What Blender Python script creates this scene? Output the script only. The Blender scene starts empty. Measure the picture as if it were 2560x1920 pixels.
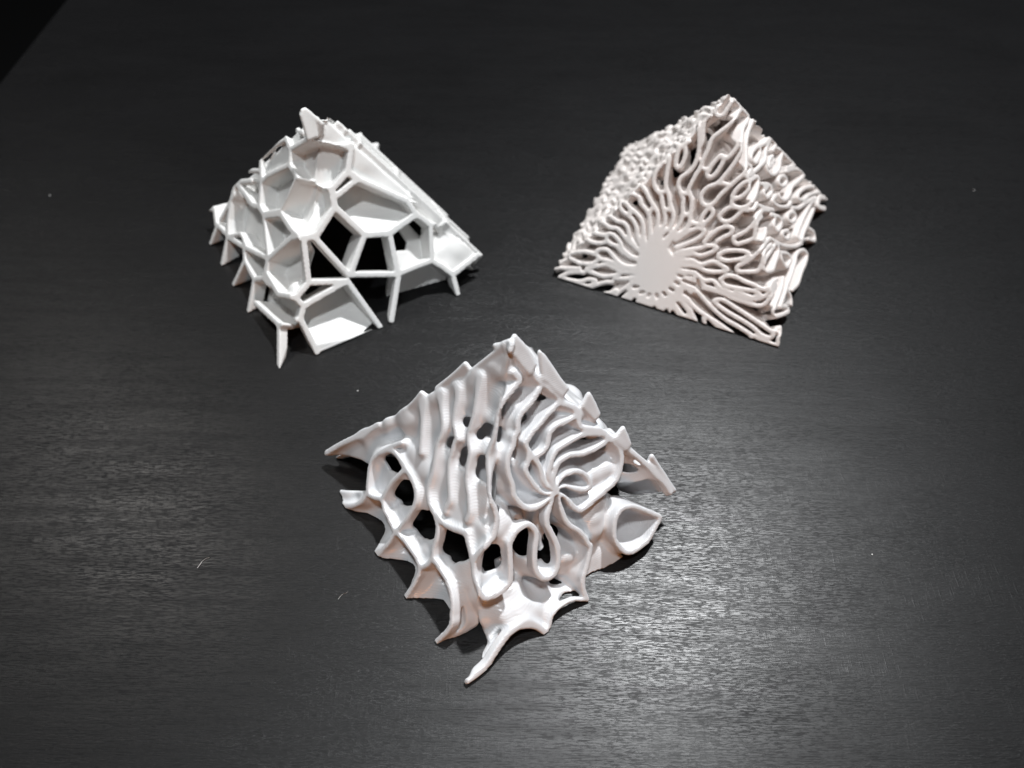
import bpy, math, random
import numpy as np
from mathutils import Matrix, Vector
from mathutils.kdtree import KDTree

# ------------------------------------------------------------------ camera, world, lamps, exposure
scene = bpy.context.scene
MM = 0.001
EDGE = 70.0                       # every print is half a regular octahedron with 70 mm edges
S = EDGE * math.sqrt(.5)

PITCH, ROLL, FOCAL, CAM_H = 0.902506512, 0.0149389454, 2022.62274, 2.40733085 * EDGE
cp, sp = math.cos(PITCH), math.sin(PITCH)
fwd = Vector((0, cp, -sp)); right0 = Vector((1, 0, 0)); up0 = right0.cross(fwd)
right = right0 * math.cos(ROLL) + up0 * math.sin(ROLL)
up = up0 * math.cos(ROLL) - right0 * math.sin(ROLL)
cam_data = bpy.data.cameras.new('camera')
cam = bpy.data.objects.new('camera', cam_data)
scene.collection.objects.link(cam)
m = Matrix.Identity(4)
for i in range(3):
    m[i][0], m[i][1], m[i][2] = right[i], up[i], -fwd[i]
m[2][3] = CAM_H * MM
cam.matrix_world = m
cam_data.sensor_width = 36.0
cam_data.lens = FOCAL / 2560 * 36.0
cam_data.clip_start = 0.005
cam_data.clip_end = 50
cam_data.dof.use_dof = True
cam_data.dof.focus_distance = 0.178
cam_data.dof.aperture_fstop = 13.0
scene.camera = cam

world = bpy.data.worlds.new('World'); scene.world = world; world.use_nodes = True
bg = world.node_tree.nodes['Background']
bg.inputs[0].default_value = (0.9, 0.93, 1.0, 1)
bg.inputs[1].default_value = 0.02

def lamp(name, loc, target, energy, size, color, shape='DISK'):
    ld = bpy.data.lights.new(name, 'AREA'); ld.energy = energy; ld.shape = shape; ld.size = size; ld.color = color
    lo = bpy.data.objects.new(name, ld); scene.collection.objects.link(lo)
    lo.location = loc
    lo.rotation_euler = (Vector(target) - Vector(loc)).to_track_quat('-Z', 'Y').to_euler()
    return lo
lamp('ceiling_lamp', (0.187, 0.432, 0.80), (0.01, 0.12, 0.0), 9.0, 0.05, (0.97, 0.985, 1.0))
lamp('second_ceiling_lamp', (-0.50, 0.52, 0.80), (0.0, 0.12, 0.0), 1.4, 0.16, (1.0, 0.97, 0.92))
lamp('room_lamp_behind', (-0.03, -0.10, 0.95), (0.0, 0.13, 0.0), 3.8, 0.09, (0.93, 0.97, 1.0))
lamp('warm_side_lamp', (0.02, -0.13, 0.014), (0.0, 0.1, 0.012), 0.09, 0.05, (1.0, 0.34, 0.05))

scene.view_settings.view_transform = 'Standard'
scene.view_settings.look = 'None'
scene.view_settings.exposure = 0.0
scene.view_settings.gamma = 1.0
scene.cycles.use_denoising = True
scene.cycles.max_bounces = 8
scene.cycles.diffuse_bounces = 6

# ------------------------------------------------------------------ materials
def nodes_of(name):
    mt = bpy.data.materials.new(name); mt.use_nodes = True
    nt = mt.node_tree; return mt, nt, nt.nodes['Principled BSDF']

def N(nt, t, **kw):
    n = nt.nodes.new(t)
    for k_, v in kw.items():
        if k_.startswith('i_'): n.inputs[k_[2:].replace('_', ' ')].default_value = v
        else: setattr(n, k_, v)
    return n

def plastic(name, col, rough, layer_strength, spec=0.5, sss=0.0):
    mt, nt, b = nodes_of(name)
    tc = N(nt, 'ShaderNodeTexCoord')
    no = N(nt, 'ShaderNodeTexNoise'); no.inputs['Scale'].default_value = 120; no.inputs['Detail'].default_value = 3
    nt.links.new(tc.outputs['Object'], no.inputs['Vector'])
    mix = N(nt, 'ShaderNodeMix', data_type='RGBA')
    mix.inputs[6].default_value = (*[c * .96 for c in col], 1); mix.inputs[7].default_value = (*col, 1)
    nt.links.new(no.outputs['Fac'], mix.inputs[0]); nt.links.new(mix.outputs[2], b.inputs['Base Color'])
    # printed layers: fine lines along the height, wandering a little
    sep = N(nt, 'ShaderNodeSeparateXYZ'); nt.links.new(tc.outputs['Object'], sep.inputs[0])
    n2 = N(nt, 'ShaderNodeTexNoise'); n2.inputs['Scale'].default_value = 60; n2.inputs['Detail'].default_value = 2
    nt.links.new(tc.outputs['Object'], n2.inputs['Vector'])
    ml = N(nt, 'ShaderNodeMath', operation='MULTIPLY_ADD'); ml.inputs[1].default_value = 0.0012
    nt.links.new(n2.outputs['Fac'], ml.inputs[0]); nt.links.new(sep.outputs['Z'], ml.inputs[2])
    fr = N(nt, 'ShaderNodeMath', operation='MULTIPLY'); fr.inputs[1].default_value = 2 * math.pi / 0.00037
    nt.links.new(ml.outputs[0], fr.inputs[0])
    sn = N(nt, 'ShaderNodeMath', operation='SINE'); nt.links.new(fr.outputs[0], sn.inputs[0])
    n3 = N(nt, 'ShaderNodeTexNoise'); n3.inputs['Scale'].default_value = 900; n3.inputs['Detail'].default_value = 2
    nt.links.new(tc.outputs['Object'], n3.inputs['Vector'])
    ad = N(nt, 'ShaderNodeMath', operation='MULTIPLY_ADD'); ad.inputs[1].default_value = 2.0
    nt.links.new(n3.outputs['Fac'], ad.inputs[0]); nt.links.new(sn.outputs[0], ad.inputs[2])
    bp = N(nt, 'ShaderNodeBump'); bp.inputs['Strength'].default_value = layer_strength; bp.inputs['Distance'].default_value = 0.00012
    nt.links.new(ad.outputs[0], bp.inputs['Height']); nt.links.new(bp.outputs[0], b.inputs['Normal'])
    b.inputs['Roughness'].default_value = rough
    b.inputs['Specular IOR Level'].default_value = spec
    if sss:
        b.inputs['Subsurface Weight'].default_value = sss
        b.inputs['Subsurface Radius'].default_value = (1.0, .42, .16)
        b.inputs['Subsurface Scale'].default_value = 0.0022
    return mt

MAT_CENTRE = plastic('glossy_white_print', (.78, .785, .80), .25, .12)
MAT_CELL = plastic('matt_white_print', (.78, .775, .76), .5, .08, .4)
MAT_CORAL = plastic('warm_white_print', (.81, .755, .725), .5, .15, .35)

def table_material():
    mt, nt, b = nodes_of('black_stained_wood')
    tc = N(nt, 'ShaderNodeTexCoord')
    def mapped(sx, sy, rot=0.0):
        mp = N(nt, 'ShaderNodeMapping'); mp.inputs['Scale'].default_value = (sx, sy, 1); mp.inputs['Rotation'].default_value = (0, 0, rot)
        nt.links.new(tc.outputs['Object'], mp.inputs['Vector']); return mp
    def noise(mp, sc, det, rough=.5, dist=0.0):
        n = N(nt, 'ShaderNodeTexNoise'); n.inputs['Scale'].default_value = sc; n.inputs['Detail'].default_value = det
        n.inputs['Roughness'].default_value = rough; n.inputs['Distortion'].default_value = dist
        nt.links.new(mp.outputs[0], n.inputs['Vector']); return n
    g1 = noise(mapped(1, 13.0, .03), 260, 2, .55)        # short pores along the grain
    g1b = noise(mapped(1, 9.0, -.02), 620, 2, .5)        # finer pores
    g2 = noise(mapped(1, 22.0, .03), 110, 4, .65)        # long fibres
    g3 = noise(mapped(16.0, 1, -.12), 190, 2, .5)        # brush marks across the grain
    g6 = noise(mapped(1, 12.0, .02), 30, 3, .6, .4)      # broad streaks
    g4 = noise(mapped(1, 2.2, .02), 14, 4, .6, .8)       # large figure
    g5 = noise(mapped(1, 1.6, .02), 45, 3, .6, .3)
    def rng(n, a, b_, lo=0., hi=1.):
        r = N(nt, 'ShaderNodeMapRange'); r.inputs[1].default_value = a; r.inputs[2].default_value = b_; r.inputs[3].default_value = lo; r.inputs[4].default_value = hi
        nt.links.new(n.outputs[0], r.inputs[0]); return r
    def mth(op, a, b_):
        r = N(nt, 'ShaderNodeMath', operation=op); nt.links.new(a.outputs[0], r.inputs[0])
        if isinstance(b_, float): r.inputs[1].default_value = b_
        else: nt.links.new(b_.outputs[0], r.inputs[1])
        return r
    pores = mth('MULTIPLY', rng(g1, .33, .47), rng(g1b, .30, .46))        # 0 in a pore, 1 on the land
    dens = rng(g5, .3, .7, .35, .72)                                     # pores crowd together in patches
    land = mth('MULTIPLY', mth('MAXIMUM', pores, dens), rng(g6, .35, .6, .72, 1.0))
    scr = mth('MULTIPLY', rng(g3, .58, .72), rng(g5, .4, .6))
    hgt = mth('ADD', mth('MULTIPLY', land, 1.0), mth('ADD', mth('MULTIPLY', g2, .7), mth('MULTIPLY', scr, .3)))
    bp = N(nt, 'ShaderNodeBump'); bp.inputs['Strength'].default_value = .25; bp.inputs['Distance'].default_value = .00010
    nt.links.new(hgt.outputs[0], bp.inputs['Height']); nt.links.new(bp.outputs[0], b.inputs['Normal'])
    mix = N(nt, 'ShaderNodeMix', data_type='RGBA')
    mix.inputs[6].default_value = (.0015, .0015, .0017, 1); mix.inputs[7].default_value = (.006, .006, .0065, 1)
    nt.links.new(g4.outputs['Fac'], mix.inputs[0]); nt.links.new(mix.outputs[2], b.inputs['Base Color'])
    rr = rng(land, 0., 1., .52, .31); nt.links.new(rr.outputs[0], b.inputs['Roughness'])
    ss = rng(land, 0., 1., .10, .40); nt.links.new(ss.outputs[0], b.inputs['Specular IOR Level'])
    return mt
MAT_TABLE = table_material()

def plain(name, col, rough=.6):
    mt, nt, b = nodes_of(name); b.inputs['Base Color'].default_value = (*col, 1); b.inputs['Roughness'].default_value = rough; return mt
MAT_FLOOR = plain('dark_floor', (.004, .004, .004), .9)
MAT_DUST = plain('white_dust', (.75, .74, .72), .6)

# ------------------------------------------------------------------ helpers
def link(name, me, mat=None, parent=None):
    o = bpy.data.objects.new(name, me); scene.collection.objects.link(o)
    if mat and me: me.materials.append(mat)
    if parent: o.parent = parent
    return o

def structure(o, label=None):
    o['kind'] = 'structure'
    if label: o['label'] = label
    return o

# ------------------------------------------------------------------ setting: table top with a straight far left edge, floor below
def table():
    a = Vector((-0.1925, 0.273, 0)); d = Vector((0.0025, 0.0617, 0)).normalized()
    far = a + d * 0.6; near = a - d * 0.8
    pts = [near, Vector((0.7, near.y, 0)), Vector((0.7, far.y, 0)), far]
    th = 0.022; bev = 0.0012
    cx = sum((p for p in pts), Vector()) / 4
    vs = []; n = 4
    rings = []
    for off, z in ((bev, 0.0), (bev * .3, -bev * .3), (0, -bev), (0, -th)):
        ring_ = []
        for p in pts:
            q = p + (cx - p).normalized() * off * 1.5
            ring_.append((q.x, q.y, z))
        rings.append(ring_)
    vs = [v for r_ in rings for v in r_]
    fs = [tuple(range(4))]
    for k_ in range(3):
        for i in range(4):
            j = (i + 1) % 4
            fs.append((k_ * 4 + i, (k_ + 1) * 4 + i, (k_ + 1) * 4 + j, k_ * 4 + j))
    fs.append((15, 14, 13, 12))
    me = bpy.data.meshes.new('table'); me.from_pydata(vs, [], fs); me.update()
    structure(link('table', me, MAT_TABLE))
    me = bpy.data.meshes.new('floor'); me.from_pydata([(-4, -4, -.73), (4, -4, -.73), (4, 4, -.73), (-4, 4, -.73)], [], [(0, 1, 2, 3)])
    structure(link('floor', me, MAT_FLOOR))
table()

# ------------------------------------------------------------------ shape data, millimetres in each print's own frame
# (corners at x or y = +-S on the table, tip at z = S): cut lines of the printed sheets on the flat sides of each piece
CENTRE_CURVES=[('spike',[(-44.2,-6.7,-1.4),(-42.1,-9.1,-1.7),(-39.6,-11.1,-1.2),(-36.2,-12.6,0.7),(-32.8,-13.0,3.7),(-30.9,-12.1,6.6),(-30.7,-11.1,7.6)],3,1.0),('ring',[(-22.7,-6.0,20.8),(-25.1,-5.8,18.6),(-27.9,-5.8,15.7),(-30.0,-6.3,13.2),(-30.7,-7.5,11.2),(-30.8,-9.3,9.4),(-30.7,-11.1,7.6),(-29.9,-12.4,7.1),(-28.0,-13.4,8.1),(-26.4,-13.9,9.2),(-25.7,-13.3,10.4),(-25.1,-12.6,11.9),(-23.9,-11.7,13.9),(-21.7,-10.9,16.9),(-21.2,-10.4,17.9),(-22.8,-8.5,18.2),(-24.3,-7.0,18.1),(-26.2,-6.1,17.2),(-27.9,-6.0,15.6)],2.6,1.0),('strut',[(-24.3,-7.0,18.1),(-22.8,-8.5,18.2),(-21.4,-10.2,17.9),(-19.7,-12.0,17.8),(-18.4,-13.7,17.4),(-17.6,-15.3,16.6),(-17.5,-16.9,15.1),(-18.2,-18.0,13.3),(-18.8,-18.6,12.1),(-19.7,-19.4,10.4),(-20.9,-20.2,8.4),(-22.2,-20.9,6.4),(-23.3,-22.0,4.2),(-24.9,-22.7,1.9),(-27.0,-23.1,-0.6)],2.6,1.0),('strut',[(-26.4,-13.9,9.2),(-26.0,-14.9,8.6),(-25.4,-16.1,7.9),(-24.5,-17.2,7.8),(-23.3,-18.9,7.3),(-21.7,-20.6,7.2),(-19.6,-22.3,7.6),(-17.5,-24.4,7.7),(-15.7,-26.1,7.6),(-14.6,-27.8,7.1)],2.6,1.0),('spike',[(-14.6,-27.8,7.1),(-14.6,-28.7,6.2),(-15.0,-29.5,5.0),(-15.9,-30.8,2.9),(-17.4,-32.2,-0.1)],4,1.0),('wave',[(-18.2,-1.1,30.2),(-18.0,-3.3,28.2),(-17.8,-5.7,26.0),(-17.7,-8.0,23.8),(-17.6,-9.1,22.9)],2.0,1.0),('wave',[(-14.1,-1.3,34.1),(-13.6,-3.7,32.2),(-12.8,-6.4,30.3),(-13.0,-7.9,28.6),(-13.6,-9.2,26.6),(-13.8,-11.3,24.4),(-14.0,-13.2,22.3),(-14.6,-14.8,20.2),(-14.7,-16.1,18.8),(-14.0,-17.8,17.6),(-13.1,-19.2,17.2),(-11.7,-20.6,17.2),(-10.0,-22.1,17.4),(-7.8,-23.4,18.3),(-5.6,-24.4,19.5),(-4.4,-25.0,20.1)],2.2,1.0),('strut',[(-13.4,-18.8,17.4),(-12.0,-20.7,16.8),(-11.3,-22.3,15.9),(-11.3,-24.0,14.2),(-11.7,-25.4,12.3),(-11.6,-27.0,10.8),(-10.4,-28.4,10.7),(-9.0,-29.9,10.6),(-7.6,-31.6,10.3),(-6.6,-33.2,9.6),(-6.0,-34.8,8.7),(-5.7,-36.3,7.5),(-5.7,-37.1,6.8),(-5.5,-38.3,5.7),(-6.1,-39.4,4.0),(-7.3,-40.1,2.1),(-8.5,-40.8,0.2)],2.6,1.0),('strut',[(-11.6,-27.0,10.8),(-12.7,-27.8,9.0),(-14.2,-28.0,7.3)],2.5,1.0),('wave',[(-10.2,-2.0,37.4),(-10.1,-3.4,36.0),(-10.3,-4.9,34.3),(-10.4,-6.5,32.6),(-9.7,-8.3,31.4),(-9.1,-9.7,30.7),(-9.5,-9.9,30.1),(-9.9,-11.2,28.4),(-10.3,-12.6,26.6),(-10.1,-14.6,24.8),(-9.6,-16.9,23.0),(-9.2,-18.7,21.6),(-9.8,-19.6,20.1),(-10.0,-20.3,19.2)],2.2,1.0),('wave',[(-5.4,-1.7,42.3),(-5.6,-3.3,40.6),(-5.8,-5.1,38.7),(-5.9,-6.9,36.7),(-6.3,-8.4,34.9),(-6.7,-9.6,33.2),(-6.4,-10.7,32.3),(-6.3,-11.2,32.0),(-5.8,-12.5,31.2),(-5.9,-14.0,29.6),(-6.0,-15.3,28.2),(-5.8,-16.9,26.8),(-5.2,-18.7,25.7),(-4.7,-20.4,24.4),(-4.4,-21.8,23.3),(-4.8,-22.9,21.9)],2.4,1.0),('wave',[(1.8,-2.2,45.5),(2.8,-2.6,44.0),(1.9,-4.4,43.3),(0.5,-6.6,42.4),(-0.4,-7.9,41.2),(-0.8,-9.1,39.6),(-0.8,-10.6,38.1),(-1.1,-12.1,36.3),(-1.4,-12.8,35.3),(-1.8,-14.1,33.6),(-1.6,-15.6,32.3),(-1.1,-17.7,30.8),(-0.7,-19.3,29.4),(-0.1,-20.9,28.5),(0.9,-21.6,27.0),(1.5,-22.3,25.7),(1.9,-23.4,24.3),(1.7,-24.8,22.9),(1.6,-25.8,22.1)],5,1.05),('loop',[(1.6,-25.8,22.1),(0.6,-27.4,21.6),(-0.9,-28.4,20.2),(-1.8,-29.1,18.5),(-2.1,-30.4,17.1),(-1.6,-32.1,15.8),(-0.4,-33.9,15.1),(0.6,-34.9,13.9),(1.7,-34.9,12.9),(3.4,-33.7,12.5),(5.0,-32.0,12.5),(5.8,-30.7,13.0),(5.7,-29.1,14.8),(5.2,-27.1,17.2),(4.8,-25.4,19.3),(5.1,-24.6,19.8),(6.0,-22.8,20.7),(7.6,-21.3,20.7),(8.9,-21.0,19.6),(9.8,-21.7,18.0),(9.9,-23.2,16.4),(9.9,-24.2,15.3),(10.2,-25.8,13.6),(10.6,-26.7,12.2),(11.5,-27.3,10.7),(12.6,-27.3,9.7),(14.0,-26.3,9.2),(14.9,-24.8,9.8),(14.9,-23.1,11.4),(14.3,-21.5,13.7),(14.7,-21.8,13.0),(13.6,-20.7,15.2),(12.6,-20.0,17.0),(11.7,-19.3,18.5),(11.5,-18.1,19.9),(11.8,-16.7,21.0),(12.3,-15.0,22.2),(12.6,-13.8,23.1)],2.8,1.1),('strut',[(-4.6,-24.8,20.1),(-3.8,-26.5,19.1),(-3.3,-27.6,18.6),(-2.4,-29.7,17.3)],2.5,1.0),('wave',[(6.8,-1.9,40.9),(6.2,-3.1,40.2),(5.2,-4.9,39.4),(4.1,-6.5,38.9),(3.5,-8.0,37.9),(3.7,-9.5,36.3),(3.2,-10.4,35.8),(3.2,-11.7,34.6),(2.6,-13.3,33.5),(2.6,-14.9,32.0),(3.1,-16.1,30.3),(4.0,-17.2,28.3),(4.4,-18.2,26.8),(5.5,-18.8,25.2),(6.8,-19.0,23.7),(8.1,-18.6,22.7),(9.5,-17.7,22.3),(10.8,-16.3,22.4),(11.9,-15.0,22.6),(12.6,-13.8,23.1)],5.5,1.05),('wave',[(10.7,-1.7,37.0),(10.0,-2.9,36.6),(8.9,-4.4,36.2),(7.7,-6.4,35.4),(6.5,-8.1,34.8),(5.8,-9.6,34.1),(5.4,-10.3,33.8),(6.2,-11.1,32.2),(6.4,-12.4,30.7),(6.1,-13.9,29.5),(7.3,-14.7,27.5),(8.6,-15.2,25.7),(10.0,-15.3,24.1),(11.5,-14.8,23.3),(12.6,-13.8,23.1)],5,1.0),('wave',[(14.7,-1.5,33.3),(13.3,-2.8,33.3),(11.4,-4.5,33.6),(10.1,-6.0,33.4),(9.8,-7.3,32.4),(9.8,-8.3,31.5),(9.2,-9.5,30.8),(8.1,-10.7,30.7),(7.8,-11.5,30.2),(8.6,-11.9,28.9),(9.3,-12.9,27.3),(10.0,-13.8,25.8),(11.0,-14.1,24.4),(12.6,-13.8,23.1)],4.5,1.0),('wave',[(7.8,-11.5,30.2),(6.8,-11.2,31.4),(6.2,-11.1,32.2)],2.5,1.0),('spiral_arm',[(22.2,-0.9,26.4),(20.9,-1.1,27.5),(19.0,-1.9,28.5),(16.8,-3.2,29.5),(15.1,-4.7,29.7),(13.4,-6.3,29.8),(11.8,-8.0,29.7),(11.2,-9.1,29.1),(10.8,-10.5,28.1),(10.7,-12.0,26.8),(11.3,-12.9,25.3),(12.6,-13.8,23.1)],4.5,1.0),('spiral_arm',[(22.2,-1.1,26.2),(20.6,-2.9,26.0),(18.9,-4.5,26.1),(17.0,-6.0,26.4),(14.8,-7.3,27.4),(12.9,-9.0,27.6),(12.1,-10.3,27.1),(12.0,-11.4,26.2),(11.9,-12.6,25.0),(12.6,-13.8,23.1)],4.5,1.0),('spiral_arm',[(12.6,-13.8,23.1),(13.3,-11.7,24.5),(14.5,-10.3,24.7),(16.2,-9.1,24.2),(17.7,-8.6,23.1),(19.0,-8.9,21.6),(19.6,-9.6,20.3),(19.1,-10.4,20.0),(17.9,-11.1,20.5),(15.9,-11.8,21.8),(14.1,-12.4,23.1),(12.6,-13.8,23.1)],4,1.0),('spiral_arm',[(12.6,-13.8,23.1),(14.0,-13.7,21.8),(15.2,-13.9,20.5),(16.6,-14.3,18.6),(18.0,-14.2,17.3),(19.2,-13.2,17.1),(20.9,-11.1,17.4),(23.0,-8.7,17.8),(24.9,-6.3,18.3),(25.5,-4.5,19.5),(25.6,-2.7,21.3),(24.9,-1.4,23.2),(23.4,-0.9,25.2),(22.2,-1.0,26.3)],5,1.05),('spiral_arm',[(12.6,-13.8,23.1),(13.3,-14.3,21.9),(13.7,-15.2,20.6),(14.5,-16.2,18.8),(15.3,-16.9,17.3),(16.5,-17.3,15.7),(18.3,-17.2,14.0),(19.7,-17.5,12.3),(20.9,-18.2,10.4),(21.4,-18.2,9.9),(21.4,-19.9,8.2),(21.1,-22.1,6.3),(20.8,-23.5,5.2),(20.9,-24.6,4.0),(21.4,-25.6,2.5),(22.3,-26.4,0.8)],4,1.0),('cone_rim',[(26.6,-10.5,12.4),(27.6,-9.3,12.6),(29.5,-8.2,11.9),(32.4,-7.4,9.7),(35.0,-6.9,7.6),(36.3,-6.7,6.5),(36.0,-7.7,5.8),(35.2,-9.5,4.8),(34.3,-11.4,3.8),(33.0,-13.0,3.6),(31.3,-14.6,3.6),(29.8,-15.5,4.2),(28.4,-15.6,5.5),(26.8,-15.0,7.6),(26.4,-14.5,8.7),(26.1,-13.3,10.1),(26.1,-11.8,11.6),(26.6,-10.5,12.4)],7,1.0),('foot',[(-0.5,-48.1,0.9),(1.9,-46.2,1.4),(3.5,-44.2,1.8),(4.6,-42.1,2.8),(5.8,-39.9,3.8),(7.0,-38.1,4.4),(8.6,-36.5,4.5),(10.4,-35.3,3.9),(12.2,-34.8,2.5),(14.3,-35.0,0.2)],2.2,1.15),('foot',[(14.3,-35.0,0.2),(15.0,-33.6,0.9),(15.2,-32.2,2.2),(16.0,-30.7,2.8),(17.6,-29.0,2.9),(19.5,-27.6,2.4),(21.4,-26.8,1.2),(22.2,-26.3,1.0)],1.6,0.7),('ridge_band',[(-5.0,39.4,5.1),(0.9,11.5,37.1),(2.9,8.6,38.0),(4.4,5.4,39.7),(5.1,0.1,44.4),(6.4,-0.5,42.6),(7.8,-0.3,41.3),(9.1,-0.7,39.7),(10.7,-0.7,38.1),(11.5,-1.4,36.7)],2.5,1.0),('ridge_band',[(11.5,-1.4,36.7),(13.9,-0.7,34.9),(15.1,-1.2,33.3),(15.8,-2.5,31.2),(18.3,-1.6,29.6),(20.5,-0.7,28.3),(22.2,-0.9,26.4),(25.2,-0.4,23.8),(27.9,-0.4,21.1),(30.9,-0.6,18.0),(33.6,-0.9,15.1),(36.1,-1.2,12.2),(38.0,-1.9,9.6)],2.5,1.0),('ridge_band',[(22.6,3.4,23.5),(25.6,1.7,22.3),(28.2,0.2,21.1),(30.9,-0.1,18.5),(32.9,-0.4,16.2)],2.5,1.0),('ridge_band',[(-44.3,-1.1,4.1),(-39.8,-0.9,8.9),(-33.6,-1.1,14.8),(-29.7,-0.9,18.9)],2.0,1.2)]
CENTRE_HOLES=[[(-38.7,-3.5,7.3),(-34.9,-5.2,9.4),(-32.6,-6.7,10.1),(-31.2,-8.1,10.2),(-30.8,-11.4,7.3),(-34.0,-10.7,4.8),(-39.5,-9.0,1.0),(-44.2,-6.7,-1.4),(-55.2,-3.7,-9.4),(-56.2,2.5,-4.2),(-44.4,-1.4,3.7)],[(-28.7,-7.2,13.7),(-27.6,-6.7,15.3),(-25.7,-6.9,17.0),(-24.1,-7.6,17.9),(-22.3,-9.5,17.7),(-22.7,-10.4,16.4),(-25.1,-10.3,14.1),(-27.8,-9.0,12.8)],[(-24.8,-14.5,10.2),(-23.8,-13.5,12.2),(-22.1,-12.8,14.6),(-19.6,-12.7,17.2),(-18.4,-14.7,16.4),(-18.2,-16.6,14.7),(-19.6,-16.9,13.0),(-22.0,-16.5,10.9),(-23.8,-15.7,10.0)],[(-18.7,-20.9,9.8),(-18.1,-19.5,11.9),(-16.6,-18.9,14.0),(-13.9,-18.7,16.9),(-12.4,-20.8,16.3),(-11.9,-22.3,15.3),(-12.5,-23.1,13.9),(-14.1,-23.3,12.1),(-16.4,-23.2,9.9),(-18.2,-22.1,9.2)],[(-10.7,-25.7,13.1),(-10.5,-23.8,15.2),(-9.2,-22.8,17.5),(-7.9,-23.6,18.0),(-5.2,-24.8,19.5),(-4.4,-26.5,18.7),(-4.7,-27.7,17.1),(-6.1,-28.6,14.8),(-8.2,-29.0,12.3),(-9.6,-28.2,11.7),(-10.6,-26.8,12.1)],[(1.6,-26.9,21.0),(2.4,-27.8,19.3),(2.4,-29.4,17.7),(1.6,-31.1,16.8),(0.4,-32.5,16.7),(-0.6,-32.2,16.8),(-1.0,-30.8,17.7),(-0.4,-29.7,19.5),(0.6,-28.4,20.5)],[(5.1,-24.9,19.5),(6.1,-24.1,19.3),(7.6,-24.4,17.5),(8.8,-25.8,14.8),(8.0,-27.0,14.6),(6.7,-27.6,15.2),(5.6,-27.5,16.4)],[(10.9,-24.9,13.7),(12.2,-25.1,12.2),(12.8,-25.3,11.4),(14.0,-24.6,11.0),(14.1,-23.5,11.9),(12.6,-24.2,12.6)],[(25.9,-7.5,16.1),(28.4,-6.4,14.7),(31.7,-4.0,13.8),(33.4,-2.0,14.1),(35.0,-1.5,13.0),(37.9,-2.4,9.1),(42.5,-0.2,6.7),(50.8,-0.0,-1.3),(50.4,-6.5,-7.4),(34.6,-16.0,-1.1),(29.5,-16.3,3.7),(32.3,-14.3,2.8),(34.8,-11.3,3.4),(36.5,-7.9,5.1),(37.1,-6.4,5.9),(34.8,-6.4,8.2),(32.3,-6.9,10.3),(28.2,-8.2,13.0),(26.4,-8.3,14.8)],[(-0.4,-48.6,0.5),(2.0,-46.6,0.9),(3.8,-44.5,1.2),(5.0,-42.4,2.2),(6.1,-40.2,3.1),(7.4,-38.5,3.6),(8.8,-37.0,3.7),(10.5,-35.9,3.1),(12.3,-35.4,1.8),(14.6,-35.4,-0.5),(13.8,-39.0,-3.2),(6.1,-48.7,-5.3)],[(14.7,-35.1,-0.3),(15.5,-33.6,0.3),(15.7,-32.1,1.7),(16.5,-30.8,2.2),(18.0,-29.2,2.3),(19.8,-27.8,1.9),(22.3,-26.8,0.4),(22.0,-29.8,-2.4),(19.5,-34.4,-4.4)],[(-7.4,-41.4,0.7),(-5.4,-40.7,3.4),(-4.1,-39.9,5.5),(-2.3,-39.3,7.9),(0.0,-39.1,10.3),(1.7,-38.9,8.9),(3.1,-39.3,7.1),(4.5,-40.2,4.8),(4.6,-41.7,3.2),(3.5,-44.1,2.0),(1.2,-46.8,1.5),(-0.2,-48.6,0.7),(-3.5,-46.0,-0.1)]]
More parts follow.
